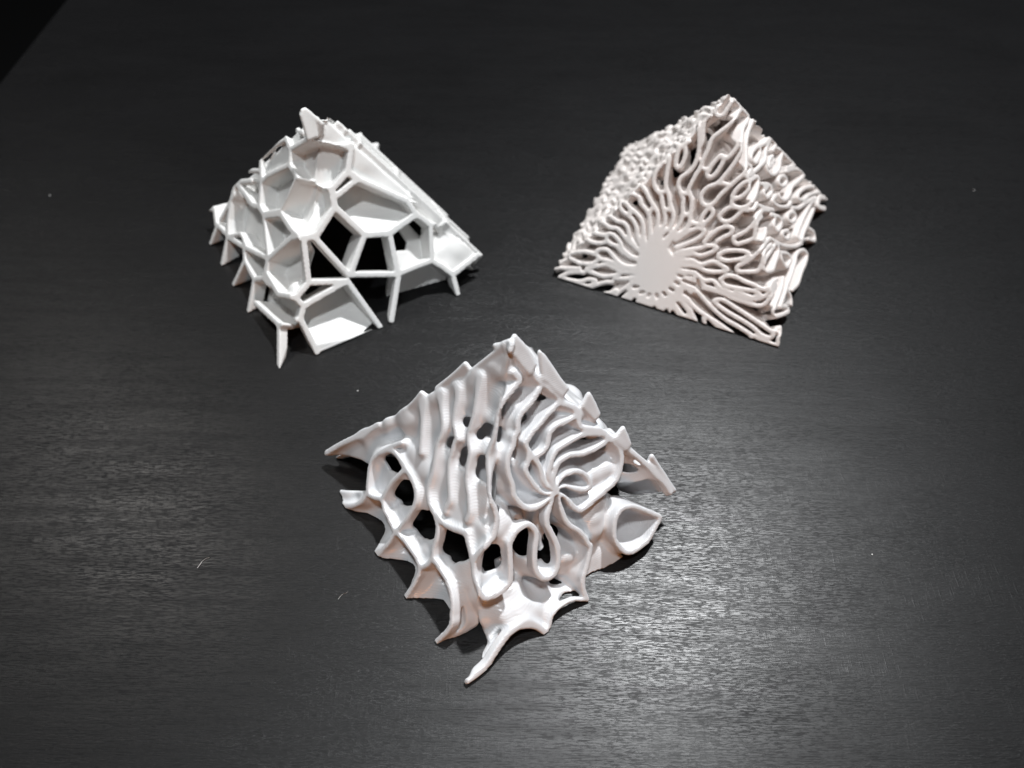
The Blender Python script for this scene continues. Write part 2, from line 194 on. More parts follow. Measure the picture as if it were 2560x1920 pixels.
CENTRE_DEPTH=[((-1.5,-4.3,43.8),6),((-2.3,-6.0,41.2),3.5),((-7.8,-4.2,37.6),2.2),((-7.4,-7.9,34.2),5),((-7.9,-8.9,32.7),2.5),((-3.6,-8.7,37.2),2.5),((-3.6,-10.6,35.3),8.5),((-4.0,-11.7,33.8),2.5),((1.2,-11.6,36.7),8.5),((1.4,-8.6,39.5),5),((1.0,-10.3,38.1),3),((3.0,-1.1,45.4),1.5),((5.1,-4.1,40.3),4.5),((6.3,-6.6,36.6),6),((4.6,-9.0,35.9),2.5),((8.7,-3.2,37.6),4),((10.4,-3.9,35.2),4.5),((7.9,-8.7,32.9),6.5),((12.9,-4.6,32.1),5),((12.3,-1.8,35.3),2.5),((-12.0,-3.3,34.2),2),((-11.6,-6.6,31.2),2.5),((-14.7,-4.0,30.8),2.5),((1.7,2.7,45.0),1),((-10.6,-10.1,28.8),6),((-12.1,-11.3,26.1),2),((-11.6,-14.7,23.2),2.5),((-7.0,-13.2,29.3),9),((-7.9,-15.2,26.4),2),((-7.7,-17.4,24.4),2.2),((-3.1,-16.1,30.2),9),((-3.6,-18.0,27.9),2.2),((-4.1,-13.1,32.3),2.5),((1.3,-12.1,36.0),8.5),((0.9,-13.9,34.7),3),((1.4,-17.0,31.1),8),((1.8,-18.9,28.8),3.5),((4.5,-12.4,32.6),7.5),((4.3,-13.8,31.5),3),((6.2,-16.5,26.7),5),((8.2,-17.3,24.0),5.5),((4.1,-19.7,25.7),6),((7.2,-20.2,22.2),7),((3.7,-22.0,23.8),2.5),((4.6,-22.6,22.2),1.5),((7.5,-13.3,28.7),6),((8.4,-14.2,26.9),4),((9.6,-10.4,29.5),6),((9.6,-11.6,28.2),3),((10.9,-13.2,25.4),1.5),((12.3,-15.8,21.4),4),((13.8,-16.7,19.0),6),((-7.7,-21.2,20.5),2),((-6.7,-22.6,20.2),1.6),((-2.7,-21.5,25.4),2.5),((0.7,-23.7,25.1),5),((-1.6,-24.9,22.9),1.5),((-2.1,-26.4,21.0),2),((3.4,-24.3,21.8),2),((8.1,-22.4,19.1),9),((12.1,-21.2,16.2),9),((19.2,-2.8,27.5),7),((17.1,-4.7,27.7),6),((15.0,-6.6,27.9),4),((21.2,-4.3,24.0),6.5),((18.4,-6.8,24.4),5),((21.0,-7.4,21.1),2),((23.5,-5.4,20.6),1.6),((16.6,-10.4,22.5),6),((17.1,-12.7,19.7),5.5),((19.1,-12.3,18.0),2.5),((18.4,-15.5,15.6),5.5),((16.8,-15.4,17.4),5),((20.0,-15.1,14.4),2),((22.7,-11.4,15.4),3),((22.4,-13.9,13.3),1.3),((23.5,-15.1,10.9),1.6),((30.1,-10.3,9.1),9),((31.8,-11.9,5.9),7),((28.3,-12.9,8.3),8),((28.6,-2.0,18.8),4.5),((26.7,-5.5,17.3),6),((17.4,-18.4,13.7),9),((16.1,-17.9,15.5),7),((-7.0,-30.3,12.2),1.8),((-5.8,-32.5,11.2),2),((-3.9,-34.6,11.1),3),((-0.4,-36.9,12.3),6),((2.0,-37.8,9.8),4.5),((-2.9,-33.1,13.5),4.5),((1.9,-33.1,14.5),2.5),((3.8,-31.0,14.7),3),((0.5,-33.5,15.5),2.5),((8.0,-29.2,12.3),8),((7.6,-31.0,10.9),5.5),((8.6,-32.2,8.7),3),((10.3,-33.2,6.0),1.5),((10.3,-34.7,4.5),0.4),((12.8,-29.4,7.4),7),((12.6,-32.8,4.0),1.2),((15.4,-30.5,3.5),2.2),((18.1,-26.9,4.6),6.5),((20.2,-25.0,4.2),4.5),((18.4,-21.8,9.3),1.6),((19.1,-23.8,6.6),3),((12.7,-26.2,10.6),3),((18.1,-19.4,12.0),9),((7.1,-36.8,5.6),1.2),((5.2,-39.2,5.1),1.5),((-22.2,-17.5,9.8),2.2),((-17.5,-23.9,8.1),2),((-14.6,-25.7,9.2),1.2),((-21.2,-23.6,4.7),6),((-11.1,-31.0,7.4),6),((-9.1,-33.1,7.3),6.5),((-19.2,-24.7,5.6),5.5),((-25.9,-12.2,11.4),1.8),((-28.1,-10.7,10.8),2.5),((-31.3,-3.2,15.1),2.5),((-35.4,-2.5,11.6),1.5),((-25.7,-4.2,19.6),6),((-20.6,-5.9,23.1),4),((-20.1,-8.3,21.1),1.5),((-37.1,-10.9,1.5),0.8),((-32.8,-11.8,4.9),1),((-27.4,-14.8,7.3),5),((-16.9,-12.1,20.5),1.5),((-16.3,-15.6,17.6),2.5),((-15.5,-5.2,28.8),2.2),((-14.7,-9.9,24.9),2.5),((-12.3,-4.6,32.6),2.2),((-11.0,-9.4,29.1),5),((-33.6,-1.3,14.7),0.7),((-27.7,-1.2,20.6),0.6),((-23.1,-1.1,25.3),0.6),((-18.8,-1.0,29.8),0.6),((-16.2,-0.9,32.4),0.6),((-22.9,-2.3,24.3),1.2),((-14.4,-0.8,34.3),0.6),((-11.2,-0.5,37.7),0.6),((-7.3,-0.4,41.7),0.6),((-3.6,-0.3,45.6),0.6),((-0.7,-0.2,48.6),0.7),((-6.9,-1.9,40.6),1.2)]
CORAL_CURVES=[([(-28.5,-14.1,7.0),(-31.5,-11.9,6.1),(-33.3,-9.9,6.3),(-35.1,-7.9,6.5),(-37.4,-6.6,5.5),(-40.0,-5.4,4.1),(-38.3,-7.4,3.8),(-36.3,-9.5,3.8),(-34.0,-10.9,4.6),(-32.4,-11.7,5.3)],6.0,1.0),([(-33.8,-11.6,4.0),(-31.8,-13.1,4.5),(-28.8,-15.0,5.8)],6.0,1.0),([(-28.0,-13.7,7.9),(-30.7,-11.3,7.5),(-32.2,-9.2,8.1),(-33.2,-7.0,9.3),(-34.2,-5.3,10.0),(-36.1,-4.1,9.3),(-36.7,-4.5,8.3),(-36.1,-5.9,7.4),(-34.5,-7.4,7.6),(-33.0,-9.2,7.3),(-32.3,-10.2,7.0),(-30.7,-11.6,7.2)],6.0,1.0),([(-27.2,-12.4,9.9),(-29.0,-10.4,10.1),(-30.4,-7.9,11.2),(-30.5,-6.8,12.2),(-31.0,-5.4,13.1),(-31.9,-3.8,13.7),(-33.1,-3.0,13.4),(-33.5,-3.8,12.2),(-32.8,-5.2,11.5),(-31.6,-6.5,11.4),(-30.6,-8.5,10.4),(-29.0,-10.6,9.9)],6.0,1.0),([(-33.5,-2.9,13.1),(-35.1,-1.5,12.9),(-36.7,-0.1,12.7),(-36.9,2.6,9.9),(-38.3,-0.2,11.0),(-37.2,-1.6,10.7),(-35.4,-3.2,10.9),(-33.7,-4.1,11.7)],6.0,1.0),([(-26.3,-11.6,11.6),(-27.6,-9.3,12.6),(-28.2,-7.5,13.7),(-28.1,-6.3,15.1),(-28.2,-4.9,16.4),(-29.0,-3.5,17.0),(-30.2,-2.3,16.9),(-31.5,-0.5,17.5),(-31.5,2.8,15.2),(-32.1,3.1,14.2),(-33.3,-0.5,15.7),(-32.2,-2.2,15.1),(-30.6,-3.5,15.3),(-29.8,-4.9,14.7),(-29.3,-6.3,13.9),(-28.1,-8.5,12.9)],6.0,1.0),([(-25.2,-11.2,13.1),(-25.1,-9.5,14.9),(-24.6,-7.9,17.0),(-24.6,-6.2,18.7),(-25.4,-4.3,19.8),(-26.5,-2.5,20.5),(-27.3,-0.8,21.3),(-27.7,1.0,20.7)],6.0,1.0),([(-25.8,-10.7,12.9),(-26.3,-8.3,14.9),(-26.1,-7.0,16.4),(-26.4,-5.4,17.8),(-27.1,-3.8,18.7),(-28.3,-1.9,19.3),(-28.8,-0.4,20.3),(-27.7,1.0,20.7)],6.0,1.0),([(-27.1,-3.8,18.7),(-26.5,-2.5,20.5)],6.0,1.0),([(-23.1,-12.1,14.3),(-22.3,-10.6,16.6),(-21.4,-9.7,18.4),(-20.8,-8.6,20.0),(-20.7,-7.4,21.4),(-21.3,-5.5,22.7),(-21.8,-4.0,23.7)],6.0,1.0),([(-24.1,-11.6,13.7),(-23.4,-9.8,16.3),(-22.9,-7.9,18.7),(-22.7,-6.6,20.3),(-23.2,-4.8,21.4),(-23.9,-3.4,22.2),(-23.9,-2.5,23.1)],6.0,1.0),([(-22.7,-6.6,20.3),(-21.7,-6.0,21.8)],6.0,1.0),([(-21.7,-4.2,23.6),(-22.2,-2.2,25.0),(-22.9,-0.6,26.0)],6.0,1.0),([(-23.7,-3.3,22.5),(-24.0,-2.1,23.4),(-25.4,-0.3,23.8),(-23.7,4.0,21.8)],6.0,1.0),([(-21.8,-13.0,14.7),(-20.7,-11.8,17.0),(-18.8,-12.1,18.6),(-17.8,-11.4,20.3),(-17.3,-10.2,22.0),(-17.5,-8.3,23.7),(-17.4,-7.4,24.7)],6.0,1.0),([(-22.1,-12.5,14.9),(-21.2,-11.0,17.3),(-19.7,-10.6,19.2),(-19.2,-9.1,21.2),(-19.2,-7.4,22.9),(-19.1,-6.2,24.3)],6.0,1.0),([(-19.2,-8.1,22.2),(-17.8,-9.1,22.6)],6.0,1.0),([(-17.6,-8.6,23.3),(-17.4,-6.6,25.5),(-17.6,-4.6,27.3),(-16.8,-2.8,29.9),(-15.8,-1.2,32.5),(-14.8,0.5,34.2)],6.0,1.0),([(-19.2,-6.5,23.8),(-19.0,-5.3,25.2),(-19.8,-3.7,26.0),(-20.0,-2.0,27.5),(-19.1,-0.8,29.6),(-17.3,-0.4,31.9),(-14.8,2.7,32.0)],6.0,1.0),([(-18.8,-4.9,25.8),(-17.6,-5.5,26.4)],6.0,1.0),([(-11.6,-1.4,36.5),(-11.9,-2.6,34.9),(-12.9,-3.6,33.0),(-13.7,-3.8,31.9),(-14.5,-3.0,32.0),(-14.0,-1.8,33.7),(-12.9,-0.8,35.8),(-11.6,-0.9,36.9),(-10.6,-1.2,37.8)],6.0,1.0),([(-20.3,-14.4,14.8),(-18.5,-14.1,16.9),(-16.0,-14.7,18.8),(-14.4,-14.3,20.8),(-13.8,-13.3,22.4),(-13.2,-12.2,24.2),(-12.6,-10.8,26.2)],6.0,1.0),([(-21.0,-13.6,14.9),(-19.0,-13.3,17.2),(-17.1,-13.2,19.2),(-16.0,-12.7,20.8),(-15.3,-11.9,22.3),(-14.9,-10.5,24.1),(-14.4,-9.4,25.7)],6.0,1.0),([(-15.6,-12.0,21.9),(-13.6,-12.9,23.0)],6.0,1.0),([(-12.7,-10.8,26.0),(-12.8,-9.6,27.1),(-12.7,-8.6,28.1),(-10.9,-7.6,31.0),(-10.5,-7.4,31.7)],6.0,1.0),([(-14.5,-9.5,25.6),(-14.7,-7.9,26.9),(-14.9,-6.4,28.3),(-13.9,-5.6,29.9),(-12.3,-5.9,31.3),(-10.8,-5.8,32.8),(-9.5,-5.1,34.8)],6.0,1.0),([(-14.8,-8.0,26.7),(-12.8,-9.6,27.1)],6.0,1.0),([(-9.7,-5.2,34.7),(-8.7,-3.7,37.1),(-8.1,-1.6,39.7),(-7.3,0.9,41.3),(-3.3,6.3,39.9),(-1.5,5.7,42.4),(-0.4,5.1,44.0),(-3.3,-0.1,46.1),(-3.9,-0.6,45.0),(-3.5,-1.7,44.3),(-2.4,-2.3,44.8),(-1.5,-2.1,46.0),(-0.4,-1.8,47.3),(1.8,-0.4,47.3),(4.7,-0.6,44.1),(7.5,-0.7,41.3),(6.5,-2.3,40.8),(3.7,-4.8,41.0),(1.9,-7.6,40.1),(0.3,-10.3,38.9),(-0.9,-11.1,37.5),(-2.7,-11.7,35.1),(-4.5,-12.0,33.0),(-6.4,-12.2,30.9),(-8.8,-11.3,29.4),(-10.4,-11.6,27.5),(-10.6,-13.0,25.9),(-9.5,-14.3,25.7),(-8.0,-14.8,26.7),(-6.3,-14.5,28.7),(-4.1,-14.5,30.8),(-2.4,-14.6,32.6),(-0.4,-14.6,34.4),(1.4,-12.6,35.5),(2.6,-10.0,36.9),(3.8,-7.4,38.3),(6.1,-4.4,39.0),(9.2,-1.1,39.2),(10.0,-0.2,39.3)],6.0,1.0),([(-10.9,-7.6,31.0),(-9.3,-7.0,33.2),(-8.5,-6.2,34.8),(-7.2,-5.5,36.8),(-5.6,-4.3,39.5),(-3.6,-4.5,41.4),(-1.2,-4.8,43.5),(1.7,-3.3,44.5),(4.3,-1.0,44.2)],6.0,1.0),([(-8.7,-3.7,37.1),(-7.9,-3.2,38.4),(-7.3,-1.7,40.5),(-6.5,-0.4,42.6),(-5.2,-0.2,44.1)],6.0,1.0),([(-4.6,-8.4,36.5),(-4.1,-9.3,36.1),(-5.2,-10.0,34.3),(-6.8,-10.4,32.4),(-8.0,-10.0,31.5),(-8.3,-9.1,32.1),(-7.6,-8.7,33.3),(-6.2,-8.3,35.0),(-4.6,-8.3,36.7)],6.0,1.0),([(-4.3,-9.1,36.2),(-3.2,-9.7,36.6),(-1.7,-9.6,38.2),(-0.0,-9.1,40.4)],6.0,1.0),([(-8.6,-7.9,33.0),(-7.6,-8.8,33.1)],6.0,1.0),([(-6.4,-12.2,30.9),(-4.6,-13.7,31.1)],6.0,1.0),([(1.4,-12.6,35.5),(3.6,-12.4,33.4),(-0.2,-15.6,33.7)],6.0,1.0),([(-0.2,-15.6,33.7),(4.8,-12.6,32.1),(11.2,-8.0,30.3),(13.2,-6.0,30.4)],6.0,1.0),([(0.6,-16.2,32.7),(-1.2,-16.1,32.2),(-3.1,-16.1,30.3),(-4.1,-16.8,28.6),(-3.0,-17.6,28.9),(-1.7,-18.0,29.8),(-0.3,-17.9,31.3),(1.0,-16.4,32.1)],6.0,1.0),([(-3.9,-16.9,28.7),(-4.4,-17.6,27.4),(-3.6,-19.0,27.0),(-2.1,-20.1,27.4),(-0.4,-20.4,28.6),(2.5,-18.4,28.7),(5.2,-15.3,29.1),(6.0,-13.1,30.4),(1.0,-16.0,32.4)],6.0,1.0),([(-3.4,-19.1,27.0),(-5.1,-17.9,26.5),(-6.8,-17.6,25.1),(-7.6,-18.0,23.9),(-6.9,-19.3,23.3),(-5.3,-20.2,23.9),(-3.6,-20.4,25.6),(-2.3,-20.4,26.7),(-0.1,-21.9,27.5),(2.8,-19.6,27.1)],6.0,1.0),([(-9.3,-14.9,25.2),(-10.6,-15.0,23.9),(-11.7,-15.6,22.2),(-11.6,-16.4,21.5),(-10.6,-16.7,22.2),(-9.2,-16.6,23.7),(-8.7,-15.8,25.0),(-9.3,-14.9,25.2)],6.0,1.0),([(-18.0,-15.0,16.5),(-14.6,-15.7,19.2),(-12.6,-16.6,20.4),(-11.5,-17.6,20.4),(-11.9,-18.2,19.4),(-13.4,-18.1,18.0),(-15.3,-17.5,16.7),(-18.3,-16.3,14.8)],6.0,1.0),([(-12.0,-19.7,17.8),(-9.9,-19.6,20.0),(-8.1,-19.8,21.5),(-6.5,-20.6,22.4),(-5.4,-21.7,22.4),(-6.0,-22.3,21.2),(-7.6,-21.9,20.1),(-9.3,-21.5,18.7)],6.0,1.0),([(-16.8,-15.1,17.6),(-14.2,-14.6,20.6),(-12.7,-15.6,21.2),(-11.2,-16.9,21.5)],6.0,1.0),([(-18.6,-17.3,13.6),(-15.6,-18.7,15.2),(-13.5,-19.9,16.1),(-11.0,-21.1,17.4),(-9.6,-22.4,17.5),(-10.0,-22.7,16.8),(-11.4,-22.3,15.8),(-13.4,-21.4,14.7),(-15.3,-19.7,14.5),(-18.8,-17.8,13.0)],6.0,1.0),([(-9.7,-24.2,15.6),(-8.2,-24.3,17.0),(-6.3,-25.4,17.8),(-4.0,-27.2,18.3),(-3.1,-28.5,17.9),(-4.3,-28.4,16.9),(-6.3,-27.3,15.9),(-8.3,-26.0,15.2),(-9.7,-24.2,15.6)],6.0,1.0),([(-19.0,-18.6,11.9),(-15.6,-20.8,13.1),(-13.8,-22.9,12.8),(-11.0,-24.3,14.2),(-9.7,-25.8,14.0),(-8.4,-27.5,13.6),(-8.7,-27.8,13.0),(-11.5,-26.0,12.0),(-13.3,-24.4,11.8),(-15.1,-22.3,12.1),(-19.2,-19.2,11.1)],6.0,1.0),([(8.5,-18.8,22.3),(4.8,-20.2,24.5),(0.8,-23.2,25.5),(-1.0,-24.2,24.3),(-2.8,-24.2,22.5),(-4.6,-23.7,21.2),(-5.7,-23.6,20.2),(-5.2,-24.9,19.4),(-3.9,-25.6,20.0),(-2.5,-26.2,20.8),(-1.3,-26.5,21.7),(-0.7,-25.5,23.3),(0.7,-24.1,24.7),(3.7,-21.8,24.0)],6.0,1.0),([(4.7,-23.8,21.0),(3.7,-25.3,20.5),(1.5,-27.3,20.7),(-0.9,-27.2,21.4)],6.0,1.0),([(5.7,-25.3,18.5),(1.7,-28.2,19.6),(-1.0,-29.5,19.0),(-2.8,-29.5,17.2),(-4.5,-29.2,15.8),(-6.0,-28.8,14.7),(-6.2,-29.6,13.7),(-4.3,-31.1,14.2),(-2.1,-32.4,14.9),(-1.0,-32.1,16.4),(-0.2,-31.1,18.2),(2.4,-28.8,18.3),(5.8,-26.6,17.2)],6.0,1.0),([(8.7,-25.3,15.5),(9.4,-26.4,13.7),(6.5,-29.6,13.4),(3.7,-32.4,13.5),(-0.0,-33.9,15.6),(-0.6,-32.8,16.1),(0.3,-31.8,17.4),(3.5,-29.3,16.8),(6.6,-26.8,16.0),(8.7,-25.3,15.5)],6.0,1.0),([(-10.3,-28.4,10.9),(-8.7,-28.7,12.0),(-6.9,-30.2,12.4),(-5.0,-32.5,12.0),(-3.3,-34.4,11.8),(-1.8,-36.2,11.4),(-0.6,-36.9,12.0),(2.2,-35.4,11.9),(5.0,-33.7,10.7)],6.0,1.0),([(-10.3,-28.4,10.9),(-9.5,-30.1,9.9),(-7.4,-32.0,10.0),(-5.4,-33.8,10.3),(-3.5,-35.5,10.5),(-2.6,-36.8,10.1),(-4.2,-36.2,9.1),(-6.2,-34.1,9.2),(-7.7,-32.6,9.1)],6.0,1.0),([(-19.0,-20.5,10.0),(-15.5,-23.6,10.5),(-13.9,-26.0,9.6),(-11.9,-27.5,10.1),(-10.8,-29.6,9.1),(-9.1,-31.6,8.7),(-7.4,-33.5,8.6),(-5.7,-35.2,8.5),(-3.7,-37.0,8.9),(-1.9,-37.7,9.9),(-0.3,-37.7,11.6),(3.7,-35.0,10.7)],6.0,1.0),([(-14.4,-27.2,7.9),(-12.3,-29.1,8.0),(-10.2,-31.4,8.0),(-8.1,-33.8,7.6),(-5.9,-36.0,7.5),(-3.8,-38.1,7.6),(-2.2,-39.0,8.2),(-0.8,-38.9,9.8),(1.2,-37.6,10.7),(3.9,-35.4,10.2)],6.0,1.0),([(-12.5,-31.1,5.9),(-10.6,-32.3,6.6),(-7.8,-36.1,5.6),(-5.1,-39.9,4.5),(-2.5,-43.6,3.3),(-1.4,-45.4,2.7),(-2.3,-45.6,1.6),(-4.0,-43.9,1.6),(-5.5,-41.3,2.7),(-7.5,-38.5,3.5),(-10.2,-35.0,4.3),(-12.2,-32.0,5.3),(-12.5,-31.1,5.9)],6.0,1.0),([(-1.3,-45.2,3.0),(1.5,-44.6,3.4),(-0.7,-47.1,1.7),(-1.3,-47.9,0.3),(-3.1,-45.9,0.5),(-5.7,-42.9,0.9)],6.0,1.0),([(-18.9,-26.0,4.6),(-16.5,-30.4,2.7),(-14.4,-33.3,1.8),(-12.4,-36.1,1.0),(-10.4,-39.0,0.1),(-8.2,-41.9,-0.7),(-7.3,-42.7,-0.5),(-6.1,-42.6,0.7),(-7.2,-40.9,1.3),(-8.8,-38.7,1.9),(-10.8,-36.2,2.5),(-12.6,-33.4,3.6),(-14.1,-30.6,4.9),(-15.6,-27.4,6.5),(-16.3,-26.4,6.9)],6.0,1.0),([(-15.7,-32.5,1.2),(-14.6,-33.2,1.8),(-13.6,-34.9,1.0),(-12.2,-37.3,-0.0),(-11.0,-39.8,-1.3)],6.0,1.0),([(-15.7,-32.5,1.2),(-15.6,-34.1,-0.2),(-14.6,-35.8,-0.9),(-13.5,-37.5,-1.6)],6.0,1.0),([(-14.3,-26.0,9.2),(-14.0,-27.1,8.4),(-11.8,-29.3,8.3)],6.0,1.0),([(12.6,-33.4,3.5),(16.9,-30.6,2.0),(20.6,-27.0,1.9),(24.1,-23.7,1.6),(26.5,-21.0,2.0),(24.4,-20.8,4.3),(20.2,-23.1,6.2),(17.7,-26.0,5.8),(14.7,-29.0,5.7),(12.5,-31.3,5.7),(9.9,-33.8,5.8),(10.9,-35.5,3.2),(10.4,-37.1,2.0)],6.0,1.0),([(8.9,-32.1,8.5),(7.0,-34.7,7.8),(4.3,-37.5,7.8),(1.3,-40.2,8.0),(-0.5,-41.5,7.4),(0.0,-42.8,6.7),(3.8,-41.3,4.4),(7.9,-39.3,2.3),(7.2,-38.6,3.7),(3.9,-39.6,6.0)],6.0,1.0),([(9.9,-33.8,5.8),(6.6,-37.0,5.9),(3.9,-39.6,6.0)],6.0,1.0),([(9.3,-5.8,34.4),(5.7,-8.6,35.2),(4.7,-10.4,34.4),(6.6,-10.1,32.8),(9.4,-7.6,32.5),(10.6,-5.7,33.2),(9.3,-5.8,34.4)],6.0,1.0),([(10.2,-5.3,34.0),(13.9,-3.1,32.6),(17.9,-0.2,31.4),(20.3,-0.5,28.8),(17.8,-2.8,29.0)],6.0,1.0),([(17.9,-0.4,31.3),(14.2,-4.1,31.2),(12.5,-7.0,30.0),(12.3,-9.2,28.0),(15.3,-8.7,25.5),(19.4,-5.8,24.2),(21.5,-3.0,25.0),(24.0,-0.1,25.4),(20.7,-1.0,27.8)],6.0,1.0),([(17.1,-4.2,28.2),(14.8,-6.1,28.6),(13.8,-7.9,27.8),(17.4,-5.0,27.1)],6.0,1.0),([(24.6,-0.5,24.5),(26.3,-0.6,22.6),(29.9,-0.3,19.3),(24.2,-3.5,21.8)],6.0,1.0),([(23.7,-4.4,21.3),(27.8,-2.2,19.5),(32.1,-0.4,16.9),(34.9,-0.3,14.2),(30.0,-3.9,15.6),(25.5,-6.9,17.1),(23.2,-9.4,16.9),(19.7,-12.0,17.8),(16.8,-12.9,19.8),(16.3,-12.3,20.8)],6.0,1.0),([(22.8,-6.8,19.9),(21.6,-8.0,19.8),(19.6,-9.2,20.7),(18.0,-9.6,21.9),(17.8,-8.9,22.8),(18.9,-7.7,22.9),(20.9,-6.6,22.0),(22.5,-6.2,20.8),(22.8,-6.8,19.9)],6.0,1.0),([(10.4,-13.2,25.9),(7.8,-15.3,26.4),(8.7,-16.0,24.7),(12.1,-13.7,23.8),(11.9,-12.3,25.3),(8.0,-14.1,27.4)],6.0,1.0),([(41.1,-0.2,8.2),(34.7,-3.2,11.6),(29.6,-6.4,13.5),(27.8,-8.4,13.3),(31.6,-7.2,10.8),(36.3,-4.1,9.1),(44.1,-0.2,5.2)],6.0,1.0),([(48.2,0.1,1.4),(43.2,-1.9,4.4),(40.9,-4.8,3.8),(45.5,-3.5,0.6)],3,1.4),([(14.5,-13.2,21.8),(11.7,-15.6,22.3),(14.9,-15.3,19.3),(20.3,-13.1,16.1),(22.9,-11.2,15.5)],6.0,1.0),([(40.0,-3.2,6.2),(34.0,-7.9,7.6),(29.1,-12.1,8.3),(24.8,-16.1,8.6),(22.4,-18.7,8.4),(24.7,-18.6,6.2),(27.4,-15.8,6.2),(32.1,-11.7,5.7),(37.3,-6.9,5.3)],6.0,1.0),([(31.2,-13.5,4.8),(33.9,-13.4,2.2),(33.5,-15.3,0.7),(29.3,-16.6,3.7)],6.0,1.0),([(24.0,-13.9,11.6),(22.8,-15.2,11.6),(20.8,-16.3,12.5),(19.1,-16.6,13.8),(18.9,-16.0,14.7),(20.0,-14.7,14.7),(22.0,-13.6,13.8),(23.7,-13.3,12.5),(24.0,-13.9,11.6)],6.0,1.0),([(11.5,-18.7,19.3),(9.7,-21.2,18.7),(11.1,-21.8,16.6),(14.3,-19.1,16.1),(13.6,-18.0,17.9),(9.2,-19.3,21.0)],6.0,1.0),([(17.3,-19.3,12.9),(13.9,-21.0,14.6),(13.8,-21.9,13.7),(16.2,-21.5,11.8),(17.9,-19.8,11.8)],6.0,1.0),([(5.7,-25.3,18.5),(9.3,-24.8,15.4),(13.2,-24.0,12.3),(19.8,-21.7,8.0),(24.4,-19.3,5.8)],6.0,1.0),([(10.2,-26.5,12.8),(10.2,-28.0,11.3),(11.9,-28.9,8.7),(15.3,-26.3,7.9),(14.3,-25.3,9.8),(11.1,-26.2,12.2)],6.0,1.0),([(2.7,-19.9,26.9),(6.3,-19.0,24.1),(11.0,-17.6,20.9)],6.0,1.0),([(6.6,-14.2,28.6),(11.1,-12.5,25.9),(12.9,-13.1,23.6)],6.0,1.0),([(22.8,-12.4,14.3),(27.1,-10.7,11.7),(32.0,-7.8,9.7),(38.3,-4.1,7.1)],6.0,1.0),([(-48.0,5.6,-4.1),(-47.3,0.2,2.0),(-44.6,-1.9,3.0),(-41.5,-4.2,3.9)],6.0,1.0),([(-46.8,-2.2,0.4),(-44.9,-2.8,1.8),(-42.4,-4.3,2.9),(-40.7,-5.6,3.2)],6.0,1.0),([(-46.8,-2.2,0.4),(-44.7,-4.3,0.5),(-42.2,-6.4,0.9),(-40.0,-7.5,2.0),(-38.4,-8.9,2.2),(-40.0,-8.8,0.6),(-42.4,-7.0,0.1),(-45.3,-4.1,0.1)],6.0,1.0),([(-43.3,1.3,4.9),(-41.7,-0.6,7.2),(-39.1,-2.3,8.1),(-37.2,-4.1,8.2),(-36.4,-5.6,7.5),(-38.2,-5.4,5.9),(-40.8,-3.5,5.1),(-42.7,-1.5,5.4),(-43.3,1.3,4.9)],6.0,1.0),([(-40.9,-8.8,-0.2),(-38.1,-9.9,1.5),(-36.2,-10.7,2.5),(-34.5,-11.9,3.1)],6.0,1.0),([(-40.9,-9.0,-0.4),(-38.5,-11.3,-0.3),(-36.0,-13.2,0.3),(-34.1,-13.9,1.5)],6.0,1.0),([(-44.1,8.7,-3.3),(-40.4,11.8,-2.7),(-38.9,13.0,-2.5)],6.0,1.0),([(-44.2,8.0,-2.7),(-44.5,0.1,4.9)],6.0,1.0),([(-39.3,-0.2,10.0),(-40.3,1.2,8.0),(-41.5,2.4,5.6)],6.0,1.0)]
CORAL_SOLID=[[(-27.7,-12.1,9.7),(-26.6,-11.3,11.5),(-24.9,-11.5,13.1),(-23.2,-12.3,14.0),(-21.2,-13.7,14.5),(-20.0,-15.3,14.2),(-19.4,-17.1,13.0),(-18.9,-18.9,11.7),(-18.8,-20.4,10.3),(-15.0,-23.4,11.1),(-15.6,-25.6,8.3),(-18.5,-21.0,10.0),(-16.9,-23.3,9.3),(-15.7,-25.9,7.9),(-16.3,-26.4,6.9),(-17.6,-26.9,5.0),(-17.7,-29.9,2.0),(-16.5,-34.0,-1.1),(-18.8,-31.9,-1.2),(-21.0,-29.2,-0.7),(-21.6,-28.6,-0.7),(-28.5,-22.0,-1.0),(-35.8,-14.4,-0.7),(-35.0,-14.0,0.5),(-31.9,-14.5,3.1),(-30.3,-14.6,4.6),(-28.7,-14.8,6.0),(-28.4,-13.2,7.9)]]
